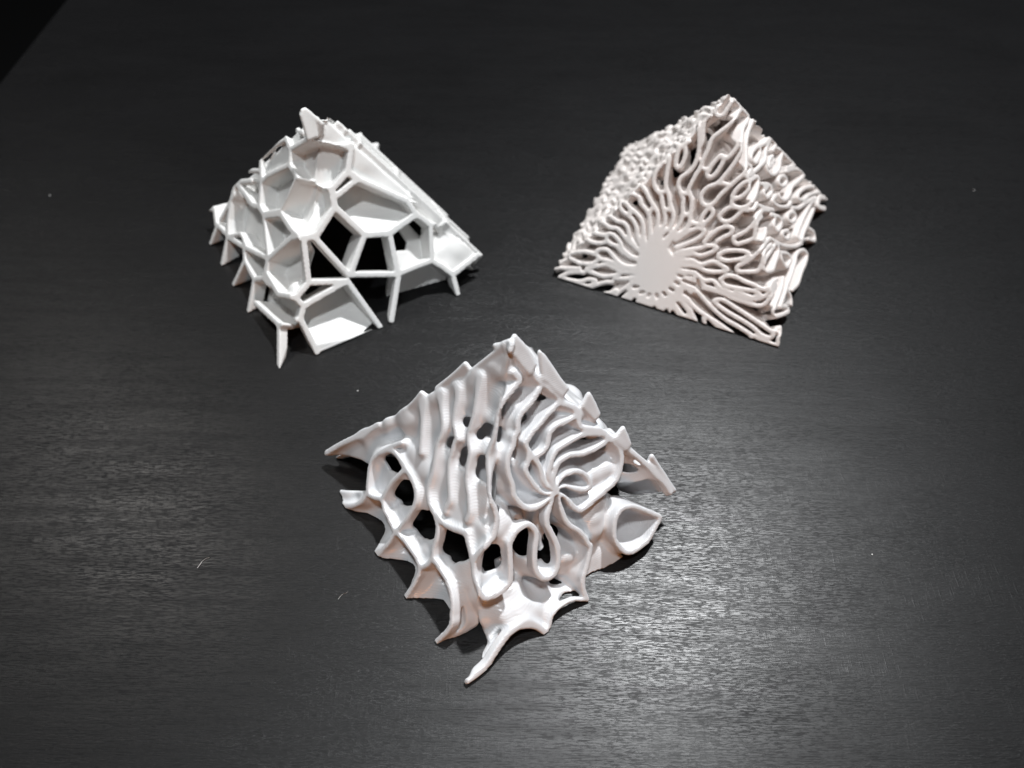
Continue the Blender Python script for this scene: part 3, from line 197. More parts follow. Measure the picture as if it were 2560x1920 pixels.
CORAL_SLITS=[[(-35.0,-13.9,0.6),(-33.6,-14.2,1.6)],[(-33.6,-15.5,0.4),(-31.9,-15.6,1.9)],[(-31.6,-18.8,-0.9),(-30.2,-18.5,0.8)],[(-26.5,-23.9,-0.8),(-26.2,-23.0,0.4)],[(-23.6,-26.6,-0.7),(-23.6,-25.4,0.5)],[(-21.4,-28.8,-0.8),(-22.3,-26.6,0.6)],[(-20.6,-26.0,2.9),(-19.5,-28.7,1.3)],[(-18.5,-25.2,5.8),(-16.7,-27.9,4.8)],[(-18.2,-23.0,8.2),(-15.7,-25.8,8.0)],[(-30.4,-14.2,4.9),(-29.5,-14.8,5.2)],[(-29.8,-16.2,3.5),(-29.0,-16.7,3.8)],[(-28.6,-18.3,2.6),(-27.9,-18.6,3.0)],[(-27.0,-20.1,2.4),(-26.6,-20.0,2.9)],[(-25.0,-21.6,2.8),(-25.0,-21.2,3.3)],[(-23.0,-22.6,3.8),(-23.3,-22.0,4.2)],[(-21.1,-23.0,5.4),(-21.6,-22.2,5.6)],[(-19.6,-22.8,7.2),(-20.1,-22.0,7.4)],[(-18.5,-22.0,9.0),(-19.1,-21.3,9.1)],[(-17.1,-22.5,9.9),(-16.2,-23.4,9.9)],[(-32.8,-11.5,5.2),(-31.8,-12.4,5.2)],[(-18.6,-25.3,5.5),(-16.9,-27.7,4.9)],[(-18.5,-27.4,3.7),(-16.9,-30.4,2.2)],[(-20.3,-26.9,2.4),(-19.6,-28.5,1.4)]]
CELL_WALLS=[([(-2.3,-5.2,42.0),(-8.7,-4.0,36.8),(-8.3,-7.1,34.1),(-4.6,-11.2,33.7),(5.6,-11.9,32.0),(8.5,-6.5,34.5),(8.5,-2.1,38.9),(-2.3,-5.2,42.0)],10,1.0),([(5.6,-11.9,32.0),(6.8,-14.2,28.5)],8,1.2),([(-4.6,-11.2,33.7),(-9.3,-15.6,24.5)],9,0.6),([(-9.0,-16.1,24.3),(-16.1,-13.4,20.0)],9.0,1.0),([(-9.0,-16.1,24.3),(-4.1,-21.1,24.3),(-1.0,-23.6,24.8),(2.2,-23.0,24.3)],6,1.1),([(2.2,-23.0,24.3),(3.8,-21.4,24.2),(6.8,-14.2,28.5)],6,1.1),([(6.8,-14.2,28.5),(14.2,-14.6,20.7),(19.8,-10.6,19.1),(25.3,-3.3,21.0)],8,1.1),([(6.3,-12.9,30.3),(10.9,-6.3,32.4),(22.5,-2.5,24.5),(25.3,-3.3,21.0)],8,1.0),([(8.5,-6.5,34.5),(10.9,-6.3,32.4)],5,1.2),([(8.5,-2.1,38.9),(4.6,3.0,41.9)],4,1.0),([(3.3,-22.1,24.1),(12.0,-23.7,13.8)],5,1.0),([(14.2,-14.6,20.7),(12.4,-23.4,13.7)],11,1.0),([(1.2,-24.0,24.3),(3.6,-30.6,15.4)],8,1.0),([(3.6,-30.6,15.4),(11.7,-25.1,12.6)],6,1.0),([(12.1,-23.6,13.8),(23.1,-16.5,9.9)],6,1.0),([(19.8,-10.6,19.1),(23.1,-16.5,9.9)],7,1.0),([(25.3,-3.3,21.0),(29.0,-2.8,17.6)],8,1.0),([(29.0,-2.8,17.6),(30.7,-8.9,9.9)],7,0.85),([(30.7,-8.9,9.9),(26.8,-12.7,10.0),(23.1,-16.5,9.9)],8,1.0),([(30.7,-8.9,9.9),(33.7,-8.3,7.5),(36.4,-8.1,5.0)],7,1.0),([(36.4,-8.1,5.0),(38.5,-10.8,0.2)],4,1.0),([(23.4,-16.3,9.8),(23.4,-25.6,0.6)],3,1.0),([(11.9,-25.0,12.6),(20.9,-28.4,0.2)],9,1.0),([(11.7,-25.1,12.6),(3.2,-35.3,11.1)],8,1.0),([(1.3,-35.0,13.3),(3.2,-35.3,11.1),(2.9,-37.9,8.7)],7,1.0),([(2.9,-37.9,8.7),(7.6,-41.6,0.3)],4,1.0),([(1.3,-35.0,13.3),(3.6,-30.6,15.4)],5,1.0),([(29.0,-2.8,17.6),(32.2,2.1,15.2),(37.3,4.9,7.3)],5,1.0),([(36.4,-8.1,5.0),(42.2,0.2,7.1)],4,1.0),([(1.3,-35.0,13.3),(-0.3,-35.3,13.9),(-5.2,-33.0,11.2),(-12.1,-26.2,11.2),(-11.8,-23.7,14.1),(-3.6,-22.9,23.0),(0.9,-24.1,24.5)],7,1.0),([(2.9,-37.9,8.7),(-2.9,-39.9,6.7),(-15.0,-31.1,3.5)],8,1.0),([(-3.4,-39.7,6.3),(-0.8,-49.5,-0.8)],2.5,1.1),([(-21.3,0.3,28.4),(-19.6,-5.1,24.8)],6,1.0),([(-19.6,-5.1,24.8),(-17.0,-5.0,27.5),(-9.0,-6.9,33.6)],7,1.0),([(-19.6,-5.1,24.8),(-19.1,-10.0,20.4),(-16.6,-12.8,20.1),(-9.2,-15.4,24.9)],8,1.0),([(-31.8,0.5,18.2),(-22.2,-8.5,18.8),(-19.4,-10.0,20.1)],7,1.1),([(-31.8,0.5,18.2),(-24.4,-2.6,22.5)],6,1.0),([(-31.8,0.5,18.2),(-33.0,-2.1,14.4),(-33.4,-6.4,9.7),(-32.5,-10.4,6.6)],7,1.0),([(-44.6,0.8,5.8),(-41.3,-0.9,7.3),(-39.6,-4.5,5.4),(-38.5,-5.5,5.5),(-32.5,-10.2,6.8)],6,1.0),([(-32.5,-10.4,6.6),(-26.0,-12.7,10.9),(-23.2,-16.1,10.3)],5,0.8),([(-31.8,-10.9,6.7),(-23.7,-16.3,9.5),(-12.0,-23.4,14.1),(-3.3,-23.2,23.0)],7,1.0),([(-38.5,-5.5,5.5),(-41.2,-8.7,-0.4)],4,1.0),([(-32.5,-10.4,6.6),(-33.7,-16.3,-0.5)],5,1.0),([(-23.7,-16.3,9.5),(-22.5,-19.6,7.4),(-27.1,-23.6,-1.2)],7,1.0),([(-22.5,-19.6,7.4),(-17.0,-25.6,7.0),(-12.8,-26.9,9.8),(-12.0,-23.4,14.1)],7,1.0),([(-17.0,-25.6,7.0),(-17.7,-31.6,0.2)],4,1.0),([(-12.8,-26.9,9.8),(-9.5,-29.6,10.4)],5,1.0),([(-19.4,-10.0,20.1),(-16.6,-12.8,20.1),(-12.0,-23.4,14.1)],6,1.0),([(-11.2,-0.8,37.5),(-9.1,-3.6,36.8)],4,1.0),([(-21.7,0.4,28.3),(-16.4,0.3,33.3),(-11.2,-0.8,37.5)],3.0,0.8),([(-29.4,0.9,21.0),(-26.8,0.6,23.3),(-20.6,-2.4,26.5)],4,0.8)]
CELL_FLOORS=[([(-2.3,-5.2,42.0),(-8.7,-4.0,36.8),(-8.3,-7.1,34.1),(-4.6,-11.2,33.7),(5.6,-11.9,32.0),(8.5,-6.5,34.5),(8.5,-2.1,38.9)],[((-4.4,-7.7,37.5),5),((5.6,-5.9,38.0),5.5),((3.3,-12.0,34.2),6)]),([(-4.6,-11.2,33.7),(5.6,-11.9,32.0),(6.8,-14.2,28.5),(3.8,-21.4,24.2),(2.2,-23.0,24.3),(-4.1,-21.1,24.3),(-9.0,-16.1,24.3)],[((1.4,-21.9,26.1),4),((-5.0,-15.8,28.7),7),((2.7,-15.3,31.5),8)]),([(-8.3,-7.1,34.1),(-4.6,-11.2,33.7),(-9.0,-16.1,24.3),(-16.1,-13.4,20.0),(-19.3,-5.3,24.8)],[((-12.1,-7.7,29.8),6),((-12.4,-13.8,23.3),6)]),([(6.3,-12.9,30.3),(10.9,-6.3,32.4),(22.5,-2.5,24.5),(25.3,-3.3,21.0),(19.8,-10.6,19.1),(14.2,-14.6,20.7)],[((16.4,-12.1,21.0),2.5),((9.7,-11.1,28.7),8),((13.6,-6.4,29.4),9),((22.4,-3.8,23.3),6)]),([(8.5,-2.1,38.9),(8.5,-6.5,34.5),(10.9,-6.3,32.4),(22.5,-2.5,24.5),(25.9,-0.7,22.9),(3.8,11.8,33.9)],[((12.8,-2.1,34.6),2.2),((11.8,-5.3,32.5),3.5),((19.6,-3.4,26.5),2)]),([(19.8,-10.6,19.1),(25.3,-3.3,21.0),(29.0,-2.8,17.6),(30.7,-8.9,9.9),(23.1,-16.5,9.9)],[((26.9,-5.1,17.5),9),((27.9,-9.7,12.0),6),((25.2,-13.7,10.6),2.5)]),([(29.0,-2.8,17.6),(32.2,2.1,15.2),(42.2,0.2,7.1),(36.4,-8.1,5.0),(30.7,-8.9,9.9)],[((30.9,-4.0,14.5),6),((33.2,-6.2,10.1),2.2),((37.3,-3.0,9.2),0.9),((35.8,-7.7,6.0),0.9)]),([(23.1,-16.5,9.9),(30.7,-8.9,9.9),(36.4,-8.1,5.0),(38.5,-10.8,0.2),(23.3,-25.3,0.8)],[((28.6,-13.1,7.8),8),((23.2,-20.5,5.9),9),((35.5,-11.4,2.6),7)]),([(3.2,-35.3,11.1),(11.7,-25.1,12.6),(20.9,-28.4,0.2),(7.6,-41.6,0.3),(2.9,-37.9,8.7)],[((9.9,-29.3,10.3),11),((12.5,-34.3,2.7),3),((6.6,-40.5,2.4),1.5),((9.1,-33.1,7.3),6)]),([(1.2,-24.0,24.3),(3.6,-30.6,15.4),(1.3,-35.0,13.3),(-5.2,-33.0,11.2),(-12.1,-26.2,11.2),(-11.8,-23.7,14.1),(-3.6,-22.9,23.0)],[((-2.4,-25.5,21.6),11),((-4.0,-28.5,17.0),8),((-2.8,-33.0,13.7),1.5)]),([(-12.1,-26.2,11.2),(-5.2,-33.0,11.2),(1.3,-35.0,13.3),(3.2,-35.3,11.1),(2.9,-37.9,8.7),(-2.9,-39.9,6.7),(-15.0,-31.1,3.5)],[((-3.7,-35.1,10.7),9),((-7.4,-32.2,9.8),8),((-1.6,-39.4,8.5),7)]),([(-16.1,-13.4,20.0),(-9.0,-16.1,24.3),(-1.0,-23.6,24.8),(-3.6,-22.9,23.0),(-11.8,-23.7,14.1)],[((-9.0,-19.0,21.5),8),((-12.4,-21.4,15.7),5)]),([(-12.7,2.0,38.8),(-8.7,-4.0,36.8),(-8.3,-7.1,34.1),(-18.4,-5.0,26.1),(-20.0,-3.0,26.5)],[((-15.3,-3.2,31.0),2.5),((-14.4,0.9,36.0),1.5)]),([(-2.3,-5.2,42.0),(-8.7,-4.0,36.8),(-12.7,2.1,38.9),(-5.3,-0.8,43.4)],[((-7.4,-1.6,40.5),2)]),([(-2.3,-5.2,42.0),(8.5,-2.1,38.9),(2.7,7.0,39.7),(1.2,-2.1,46.2),(-3.6,-2.1,43.8)],[((2.2,-4.2,43.1),2.2),((3.8,-4.5,41.2),3)])]
CELL_HOLES=[[(6.8,-14.2,28.5),(14.2,-14.6,20.7),(12.3,-23.5,13.7),(3.3,-22.1,24.1)],[(3.3,-22.1,24.1),(12.0,-23.7,13.8),(11.7,-25.1,12.6),(3.6,-30.6,15.4),(1.2,-24.0,24.3)],[(14.2,-14.6,20.7),(19.8,-10.6,19.1),(23.1,-16.5,9.9),(12.3,-23.5,13.7)],[(3.6,-30.6,15.4),(11.7,-25.1,12.6),(3.2,-35.3,11.1),(1.3,-35.0,13.3)],[(12.3,-24.5,12.7),(23.1,-16.6,9.8),(23.6,-26.7,-0.8),(21.1,-29.6,-1.2)],[(-2.9,-39.9,6.7),(2.9,-37.9,8.7),(7.6,-41.6,0.3),(7.5,-45.5,-3.5),(-0.4,-51.1,-2.0)],[(-15.0,-31.1,3.5),(-2.9,-39.9,6.7),(-0.4,-51.1,-2.0),(-18.6,-33.8,-2.9)],[(21.0,-9.8,18.7),(22.9,-7.7,18.8),(25.6,-8.8,15.1),(25.2,-10.5,13.8),(22.1,-12.6,14.8)],[(-38.4,-5.7,5.4),(-32.5,-10.4,6.6),(-33.6,-16.6,-0.7),(-41.5,-9.1,-1.0)],[(-31.8,-11.1,6.6),(-23.7,-16.4,9.4),(-22.5,-19.6,7.4),(-27.0,-23.9,-1.4),(-33.8,-16.8,-1.2)],[(-22.5,-19.7,7.3),(-16.9,-25.7,6.8),(-17.6,-32.1,-0.1),(-27.3,-24.0,-1.8)],[(36.5,-8.4,4.7),(42.3,-0.2,7.0),(46.8,-2.9,-0.2),(38.6,-11.3,-0.4)]]
CELL_TABS=[([(-3.0,-3.9,48.6),(-2.3,-2.8,49.0),(-0.6,-2.7,47.4),(1.6,-2.6,45.3)],[(-1.7,-7.4,43.8),(-0.9,-6.4,44.0),(0.5,-5.1,43.8),(2.0,-4.0,43.5)])]
CENTRE_TABS=[([(-24.2,0.4,25.7),(-21.6,0.6,28.4),(-19.4,1.1,31.1)],[(-22.2,-1.4,25.9),(-19.6,-1.4,28.6),(-17.0,-1.2,31.3)]),([(-16.4,1.1,34.2),(-12.7,1.4,38.2),(-9.4,1.9,42.0)],[(-15.1,-0.4,34.0),(-11.2,-0.3,37.9),(-8.1,-0.3,41.1)]),([(-8.2,1.1,42.4),(-4.6,1.3,46.2),(-1.2,1.5,49.9)],[(-7.1,-0.6,41.8),(-3.6,-0.5,45.5),(-0.4,-0.4,48.7)]),([(-3.6,2.3,48.2),(-1.1,2.1,50.5),(1.0,2.0,52.5)],[(-0.7,-0.3,48.5),(0.4,-0.2,49.7),(1.3,0.2,51.0)]),([(0.9,2.9,51.5),(3.0,3.1,49.6),(5.0,3.4,47.8),(6.2,3.0,46.3)],[(1.2,1.3,49.6),(2.2,1.2,48.5),(3.5,0.7,46.7),(5.0,0.4,44.9)]),([(5.6,3.8,47.7),(7.7,3.4,45.2),(10.3,3.0,42.2),(12.9,2.8,39.4)],[(7.9,1.1,42.8),(9.1,1.4,41.8),(10.4,1.0,40.2),(11.9,1.0,38.6)]),([(16.7,3.2,36.1),(18.5,3.0,34.0),(19.9,2.7,32.3)],[(16.3,1.6,34.8),(17.7,1.4,33.2),(19.1,1.1,31.6)]),([(25.0,2.4,26.9),(26.5,2.1,25.1),(27.6,1.9,23.8)],[(24.1,0.7,26.1),(25.4,0.5,24.7),(26.6,0.5,23.4)]),([(32.2,1.6,18.9),(33.6,1.3,17.3),(36.4,0.8,14.0),(40.7,0.7,9.5)],[(32.3,-0.2,17.0),(33.9,-0.6,15.0),(36.1,-1.2,12.2),(37.9,-2.2,9.4)])]
CORAL_CENTRE=(-23.7,-16.1,9.7)
CENTRE_DRILLS=[((0.6,-30.5,18.3),(0.0,1.0,-1.0),2.7),((1.1,-28.9,19.5),(0.0,1.0,-1.0),1.8),((6.7,-25.9,16.9),(0.0,1.0,-1.0),2.6),((12.8,-24.4,12.3),(0.0,1.0,-1.0),1.9),((12.2,-22.7,14.6),(0.0,1.0,-1.0),1.6),((-25.0,-8.3,16.1),(0.0,1.0,-1.0),2.4),((-25.0,-8.3,16.1),(1.0,1.0,-1.0),2.4),((-21.3,-14.5,13.7),(1.0,1.0,-1.0),2.9),((-21.2,-14.6,13.6),(0.0,1.0,-1.0),3.0),((-15.3,-21.3,12.8),(1.0,1.0,-1.0),3.0),((-15.3,-21.3,12.8),(0.0,1.0,-1.0),3.2),((-7.5,-26.4,15.6),(1.0,1.0,-1.0),3.2),((-7.5,-26.4,15.6),(0.0,1.0,-1.0),3.4),((-4.4,-10.6,34.5),(0.0,1.0,-1.0),1.3),((-2.7,-10.5,36.2),(0.0,1.0,-1.0),1.4),((0.5,-12.4,36.6),(0.0,1.0,-1.0),1.5),((2.0,-11.2,36.2),(-1.0,1.0,-1.0),1.5),((-7.4,-7.9,34.2),(0.0,1.0,-1.0),1.1),((-6.9,-12.8,29.8),(0.0,1.0,-1.0),1.4),((-7.1,-13.8,28.6),(0.0,1.0,-1.0),1.3),((-3.0,-15.1,31.4),(0.0,1.0,-1.0),1.4),((-3.1,-16.6,29.8),(0.0,1.0,-1.0),1.6),((1.4,-16.6,31.6),(-1.0,1.0,-1.0),1.4),((1.6,-17.7,30.2),(-1.0,1.0,-1.0),1.7),((4.9,-11.8,32.8),(-1.0,1.0,-1.0),1.2),((4.1,-13.0,32.4),(-1.0,1.0,-1.0),1.2),((7.6,-13.3,28.6),(-1.0,1.0,-1.0),1.2),((-10.7,-10.0,28.9),(0.0,1.0,-1.0),1.3),((6.6,-6.7,36.2),(-1.0,1.0,-1.0),1.2),((7.8,-8.5,33.1),(-1.0,1.0,-1.0),1.1),((0.6,-23.2,25.7),(0.0,1.0,-1.0),1.0),((8.1,-22.5,19.0),(-1.0,1.0,-1.0),1.4),((28.3,-12.9,8.3),(-1.0,1.0,-1.0),1.0)]
CENTRE_TABLE_DEPTH=[((-7.3,-39.8,2.4),4.2),((-6.9,-39.4,3.2),5.55),((-6.3,-39.3,3.9),6.77),((-5.6,-39.4,4.5),7.83),((5.2,-39.7,4.6),8.05),((5.8,-39.8,4.0),6.89),((6.1,-40.3,3.1),5.38),((6.1,-41.0,2.4),4.12),((-25.1,-24.0,0.5),0.81),((-23.3,-24.7,1.5),2.59),((-21.7,-25.4,2.4),4.11),((-20.4,-26.1,3.1),5.3),((-16.2,-32.5,0.9),1.54),((-15.1,-32.7,1.8),3.04),((-13.6,-33.2,2.7),4.65),((-12.0,-33.9,3.6),6.25),((-34.8,-13.7,1.0),1.74),((-32.6,-14.9,2.0),3.51),((-31.2,-15.9,2.5),4.29),((-29.7,-16.9,2.9),5.02),((25.4,-21.3,2.8),4.88),((26.9,-20.2,2.4),4.15),((28.3,-18.9,2.3),3.93),((29.6,-17.6,2.3),3.9),((31.0,-16.3,2.2),3.81),((33.8,9.1,6.6),11.5),((35.2,8.5,5.7),9.91),((36.2,8.5,4.7),8.16),((36.9,8.8,3.9),6.68),((37.2,9.5,2.8),4.91)]

# ------------------------------------------------------------------ volume tools
FACES = [(sx, sy) for sx in (1, -1) for sy in (1, -1)]
def face_frame(f):
    sx, sy = f
    M = np.array([sx * S / 2, sy * S / 2, 0.]); e1 = np.array([sx, -sy, 0.]) / math.sqrt(2)
    e2 = np.array([-sx, -sy, 2.]) / math.sqrt(6); n = np.array([sx, sy, 1.]) / math.sqrt(3)
    return M, e1, e2, n
GR = 0.35; U0, V0 = -40.0, -14.0; NU, NV = int(80 / GR), int(80 / GR)

def smooth_line(pts, step=.25):
    p = np.array(pts, float)
    closed = np.linalg.norm(p[0] - p[-1]) < .6 and len(p) > 4
    if closed: q = np.vstack([p[-2], p, p[1]])
    else: q = np.vstack([2 * p[0] - p[1], p, 2 * p[-1] - p[-2]])
    out = []
    for i in range(1, len(q) - 2):
        p0, p1, p2, p3 = q[i - 1:i + 3]
        n = max(2, int(np.linalg.norm(p2 - p1) / step))
        t = np.linspace(0, 1, n, endpoint=False)[:, None]
        out.append(.5 * (2 * p1 + (p2 - p0) * t + (2 * p0 - 5 * p1 + 4 * p2 - p3) * t ** 2 + (3 * p1 - p0 - 3 * p2 + p3) * t ** 3))
    out.append(p[-1:]); return np.vstack(out)

def to_face(pts, f):
    M, e1, e2, n = face_frame(f); q = np.asarray(pts, float) - M
    return np.stack([q @ e1, q @ e2, q @ n], 1)

WIN = int(4.5 / GR)
_wu, _wv = np.meshgrid(np.arange(-WIN, WIN + 1), np.arange(-WIN, WIN + 1), indexing='ij')
_wu = _wu.ravel(); _wv = _wv.ravel()
def line_map(pts, f):
    q = to_face(pts, f); q = q[np.abs(q[:, 2]) < 4.0]
    out = np.full(NU * NV, 9.0)
    if len(q):
        iu = np.round((q[:, 0] - U0) / GR).astype(int); iv = np.round((q[:, 1] - V0) / GR).astype(int)
        gu = iu[:, None] + _wu; gv = iv[:, None] + _wv
        d = np.sqrt((gu * GR + U0 - q[:, :1]) ** 2 + (gv * GR + V0 - q[:, 1:2]) ** 2 + q[:, 2:3] ** 2)
        ok = (gu >= 0) & (gu < NU) & (gv >= 0) & (gv < NV)
        np.minimum.at(out, (gu * NV + gv)[ok], d[ok])
    return out.reshape(NU, NV)

GU, GV = np.meshgrid(np.arange(NU) * GR + U0, np.arange(NV) * GR + V0, indexing='ij')
def poly_sd(poly, f):                      # signed distance in the plane of a side, negative inside; None when elsewhere
    q = to_face(poly, f)
    if np.abs(q[:, 2]).min() > .5: return None
    q = q[:, :2]; a = q; b = np.roll(q, -1, 0)
    inside = np.zeros(GU.shape, bool); best = np.full(GU.shape, 1e9)
    for (x0, y0), (x1, y1) in zip(a, b):
        dx, dy = x1 - x0, y1 - y0; L2 = dx * dx + dy * dy + 1e-9
        t = np.clip(((GU - x0) * dx + (GV - y0) * dy) / L2, 0, 1)
        best = np.minimum(best, (GU - x0 - t * dx) ** 2 + (GV - y0 - t * dy) ** 2)
        c = ((y0 > GV) != (y1 > GV)) & (GU < (x1 - x0) * (GV - y0) / (y1 - y0 + 1e-12) + x0)
        inside ^= c
    d = np.sqrt(best); return np.where(inside, -d, d)

def sample(mp, u, v):
    x = np.clip((u - U0) / GR, 0, NU - 1.001); y = np.clip((v - V0) / GR, 0, NV - 1.001)
    i = x.astype(int); j = y.astype(int); a = x - i; b = y - j
    return (mp[i, j] * (1 - a) * (1 - b) + mp[i + 1, j] * a * (1 - b) + mp[i, j + 1] * (1 - a) * b + mp[i + 1, j + 1] * a * b)
def sample_n(mp, u, v):
    return mp[np.clip(np.round((u - U0) / GR).astype(int), 0, NU - 1), np.clip(np.round((v - V0) / GR).astype(int), 0, NV - 1)]

def smin(a, b, k):
    h = np.clip(.5 + .5 * (b - a) / k, 0, 1); return b * (1 - h) + a * h - k * h * (1 - h)
def sstep(a, b, x):
    t = np.clip((x - a) / (b - a), 0, 1); return t * t * (3 - 2 * t)

def blur2(D, n):
    for _ in range(n):
        E_ = np.pad(D, 1, mode='edge'); D = (E_[:-2, 1:-1] + E_[2:, 1:-1] + E_[1:-1, :-2] + E_[1:-1, 2:] + 2 * D) / 6
    return D

R2 = math.sqrt(.5)
class Grid:
    def __init__(s, vox, over=0.0):
        s.vox = vox; pad = 3 * vox + over
        s.o = np.array([-EDGE / 2 - pad, -EDGE / 2 - pad, -pad])
        s.n = np.ceil(np.array([EDGE + 2 * pad, EDGE + 2 * pad, S + 2 * pad]) / vox).astype(int) + 1
        ax = [s.o[i] + vox * np.arange(s.n[i]) for i in range(3)]
        X, Y, Z = np.meshgrid(*ax, indexing='ij')
        x = (X - Y) * R2; y = (X + Y) * R2
        d = (S - np.abs(x) - np.abs(y) - Z) / math.sqrt(3)
        s.mask = (d > -2.2 * vox - over) & (Z > -2.2 * vox)
        s.P = np.stack([x[s.mask], y[s.mask], Z[s.mask]], 1); s.d = d[s.mask]
    def full(s, f):
        F = np.full(s.n, 1.0, np.float32); F[s.mask] = f; return F
    def local(s, q):                       # grid coordinates to the print's own frame
        w = s.o + q * s.vox
        return np.stack([(w[:, 0] - w[:, 1]) * R2, (w[:, 0] + w[:, 1]) * R2, w[:, 2]], 1)

def surface_nets(F):
    neg = F < 0
    n = np.array(F.shape)
    cnt = np.zeros(n - 1, np.int8)
    for c in range(8):
        i, j, k_ = c & 1, c >> 1 & 1, c >> 2 & 1
        cnt += neg[i:n[0] - 1 + i, j:n[1] - 1 + j, k_:n[2] - 1 + k_]
    act = np.argwhere((cnt > 0) & (cnt < 8))
    idx = np.full(n - 1, -1, np.int64); idx[tuple(act.T)] = np.arange(len(act))
    acc = np.zeros((len(act), 3)); w = np.zeros(len(act))
    for a in range(3):
        for c in range(4):
            off = np.zeros(3, int); b1, b2 = [x for x in range(3) if x != a]
            off[b1] = c & 1; off[b2] = c >> 1
            p0 = act + off; p1 = p0.copy(); p1[:, a] += 1
            f0 = F[tuple(p0.T)].astype(float); f1 = F[tuple(p1.T)].astype(float)
            s_ = (f0 < 0) != (f1 < 0)
            t = np.where(s_, f0 / np.where(s_, f0 - f1, 1), 0)
            q = p0.astype(float); q[:, a] += t
            acc[s_] += q[s_]; w[s_] += 1
    V = acc / w[:, None]
    Q = []
    for a in range(3):
        sl0 = [slice(None)] * 3; sl1 = [slice(None)] * 3
        sl0[a] = slice(0, n[a] - 1); sl1[a] = slice(1, n[a])
        A, B = neg[tuple(sl0)], neg[tuple(sl1)]
        e = np.argwhere(A != B); b1, b2 = (a + 1) % 3, (a + 2) % 3
        e = e[(e[:, b1] > 0) & (e[:, b2] > 0) & (e[:, b1] < n[b1] - 1) & (e[:, b2] < n[b2] - 1)]
        flip = ~A[tuple(e.T)]
        def cell(d1, d2):
            c = e.copy(); c[:, b1] -= d1; c[:, b2] -= d2; return idx[tuple(c.T)]
        q = np.stack([cell(1, 1), cell(0, 1), cell(0, 0), cell(1, 0)], 1)
        q[flip] = q[flip][:, ::-1]; Q.append(q)
    return V, np.vstack(Q)

def largest_body(V, Q):                    # drop crumbs that touch nothing
    lb = np.arange(len(V)); E_ = np.vstack([Q[:, [0, 1]], Q[:, [1, 2]], Q[:, [2, 3]], Q[:, [3, 0]]])
    while True:
        a, b = lb[E_[:, 0]], lb[E_[:, 1]]; k_ = a != b
        if not k_.any(): break
        lo, hi = np.minimum(a, b)[k_], np.maximum(a, b)[k_]
        np.minimum.at(lb, hi, lo)
        while True:
            n2 = lb[lb]
            if (n2 == lb).all(): break
            lb = n2
    u, c = np.unique(lb, return_counts=True); keep = lb == u[c.argmax()]
    new = np.cumsum(keep) - 1; qk = keep[Q[:, 0]]
    return V[keep], new[Q[qk]]

def vertex_normals(V, Q):
    fn = np.cross(V[Q[:, 2]] - V[Q[:, 0]], V[Q[:, 3]] - V[Q[:, 1]])
    n = np.zeros_like(V)
    for k_ in range(4):
        for a in range(3): n[:, a] += np.bincount(Q[:, k_], fn[:, a], len(V))
    return n / (np.linalg.norm(n, axis=1)[:, None] + 1e-12)

def mesh_from(name, V, Q, Nn):
    used, inv = np.unique(Q, return_inverse=True); q = inv.reshape(Q.shape)
    me = bpy.data.meshes.new(name)
    me.vertices.add(len(used)); me.vertices.foreach_set('co', (V[used] * MM).astype(np.float32).ravel())
    me.loops.add(q.size); me.loops.foreach_set('vertex_index', q.astype(np.int32).ravel())
    me.polygons.add(len(q)); me.polygons.foreach_set('loop_start', np.arange(0, q.size, 4, dtype=np.int32))
    me.polygons.foreach_set('loop_total', np.full(len(q), 4, np.int32))
    me.polygons.foreach_set('use_smooth', np.ones(len(q), bool))
    me.update(calc_edges=True); me.validate()
    me.normals_split_custom_set_from_vertices(Nn[used].astype(np.float32).tolist())
    return me

def place(name, label, cat, x, y, a):
    e = bpy.data.objects.new(name, None); scene.collection.objects.link(e)
    e.empty_display_size = .01
    e.location = (x * EDGE * MM, y * EDGE * MM, 0.0003); e.rotation_euler = (0, 0, a)
    e['label'] = label; e['category'] = cat; e['group'] = 'white half octahedron prints on the table'
    return e

def split_parts(root, V, Q, lab, names, mat, rest, min_faces=150, stuff=None):
    # cut the printed body into its walls, arms and webs; every part keeps the normals of the whole surface
    Nn = vertex_normals(V, Q)
    fl = lab[Q[:, 0]].copy()
    ids, counts = np.unique(fl, return_counts=True)
    for i, c in zip(ids, counts):
        if i >= 0 and c < min_faces: fl[fl == i] = rest
    for i in np.unique(fl):
        q = Q[fl == i]
        if i == stuff:                     # far too many small bumps to part one by one
            link(names(i), mesh_from(names(i), V, q, Nn), mat, root)['kind'] = 'stuff'; continue
        comp = pieces(len(V), q)
        ids, counts = np.unique(comp, return_counts=True); big = ids[counts.argmax()]
        for c, k_ in zip(ids, counts):
            if k_ < 60 and c != big: comp[comp == c] = big
        for c in np.unique(comp):
            link(names(i), mesh_from(names(i), V, q[comp == c], Nn), mat, root)

def pieces(n, Q):                          # which connected piece each face belongs to
    lb = np.arange(n); E_ = np.vstack([Q[:, [0, 1]], Q[:, [1, 2]], Q[:, [2, 3]]])
    while True:
        a, b = lb[E_[:, 0]], lb[E_[:, 1]]; k_ = a != b
        if not k_.any(): break
        np.minimum.at(lb, np.maximum(a, b)[k_], np.minimum(a, b)[k_])
        while True:
            n2 = lb[lb]
            if (n2 == lb).all(): break
            lb = n2
    return lb[Q[:, 0]]

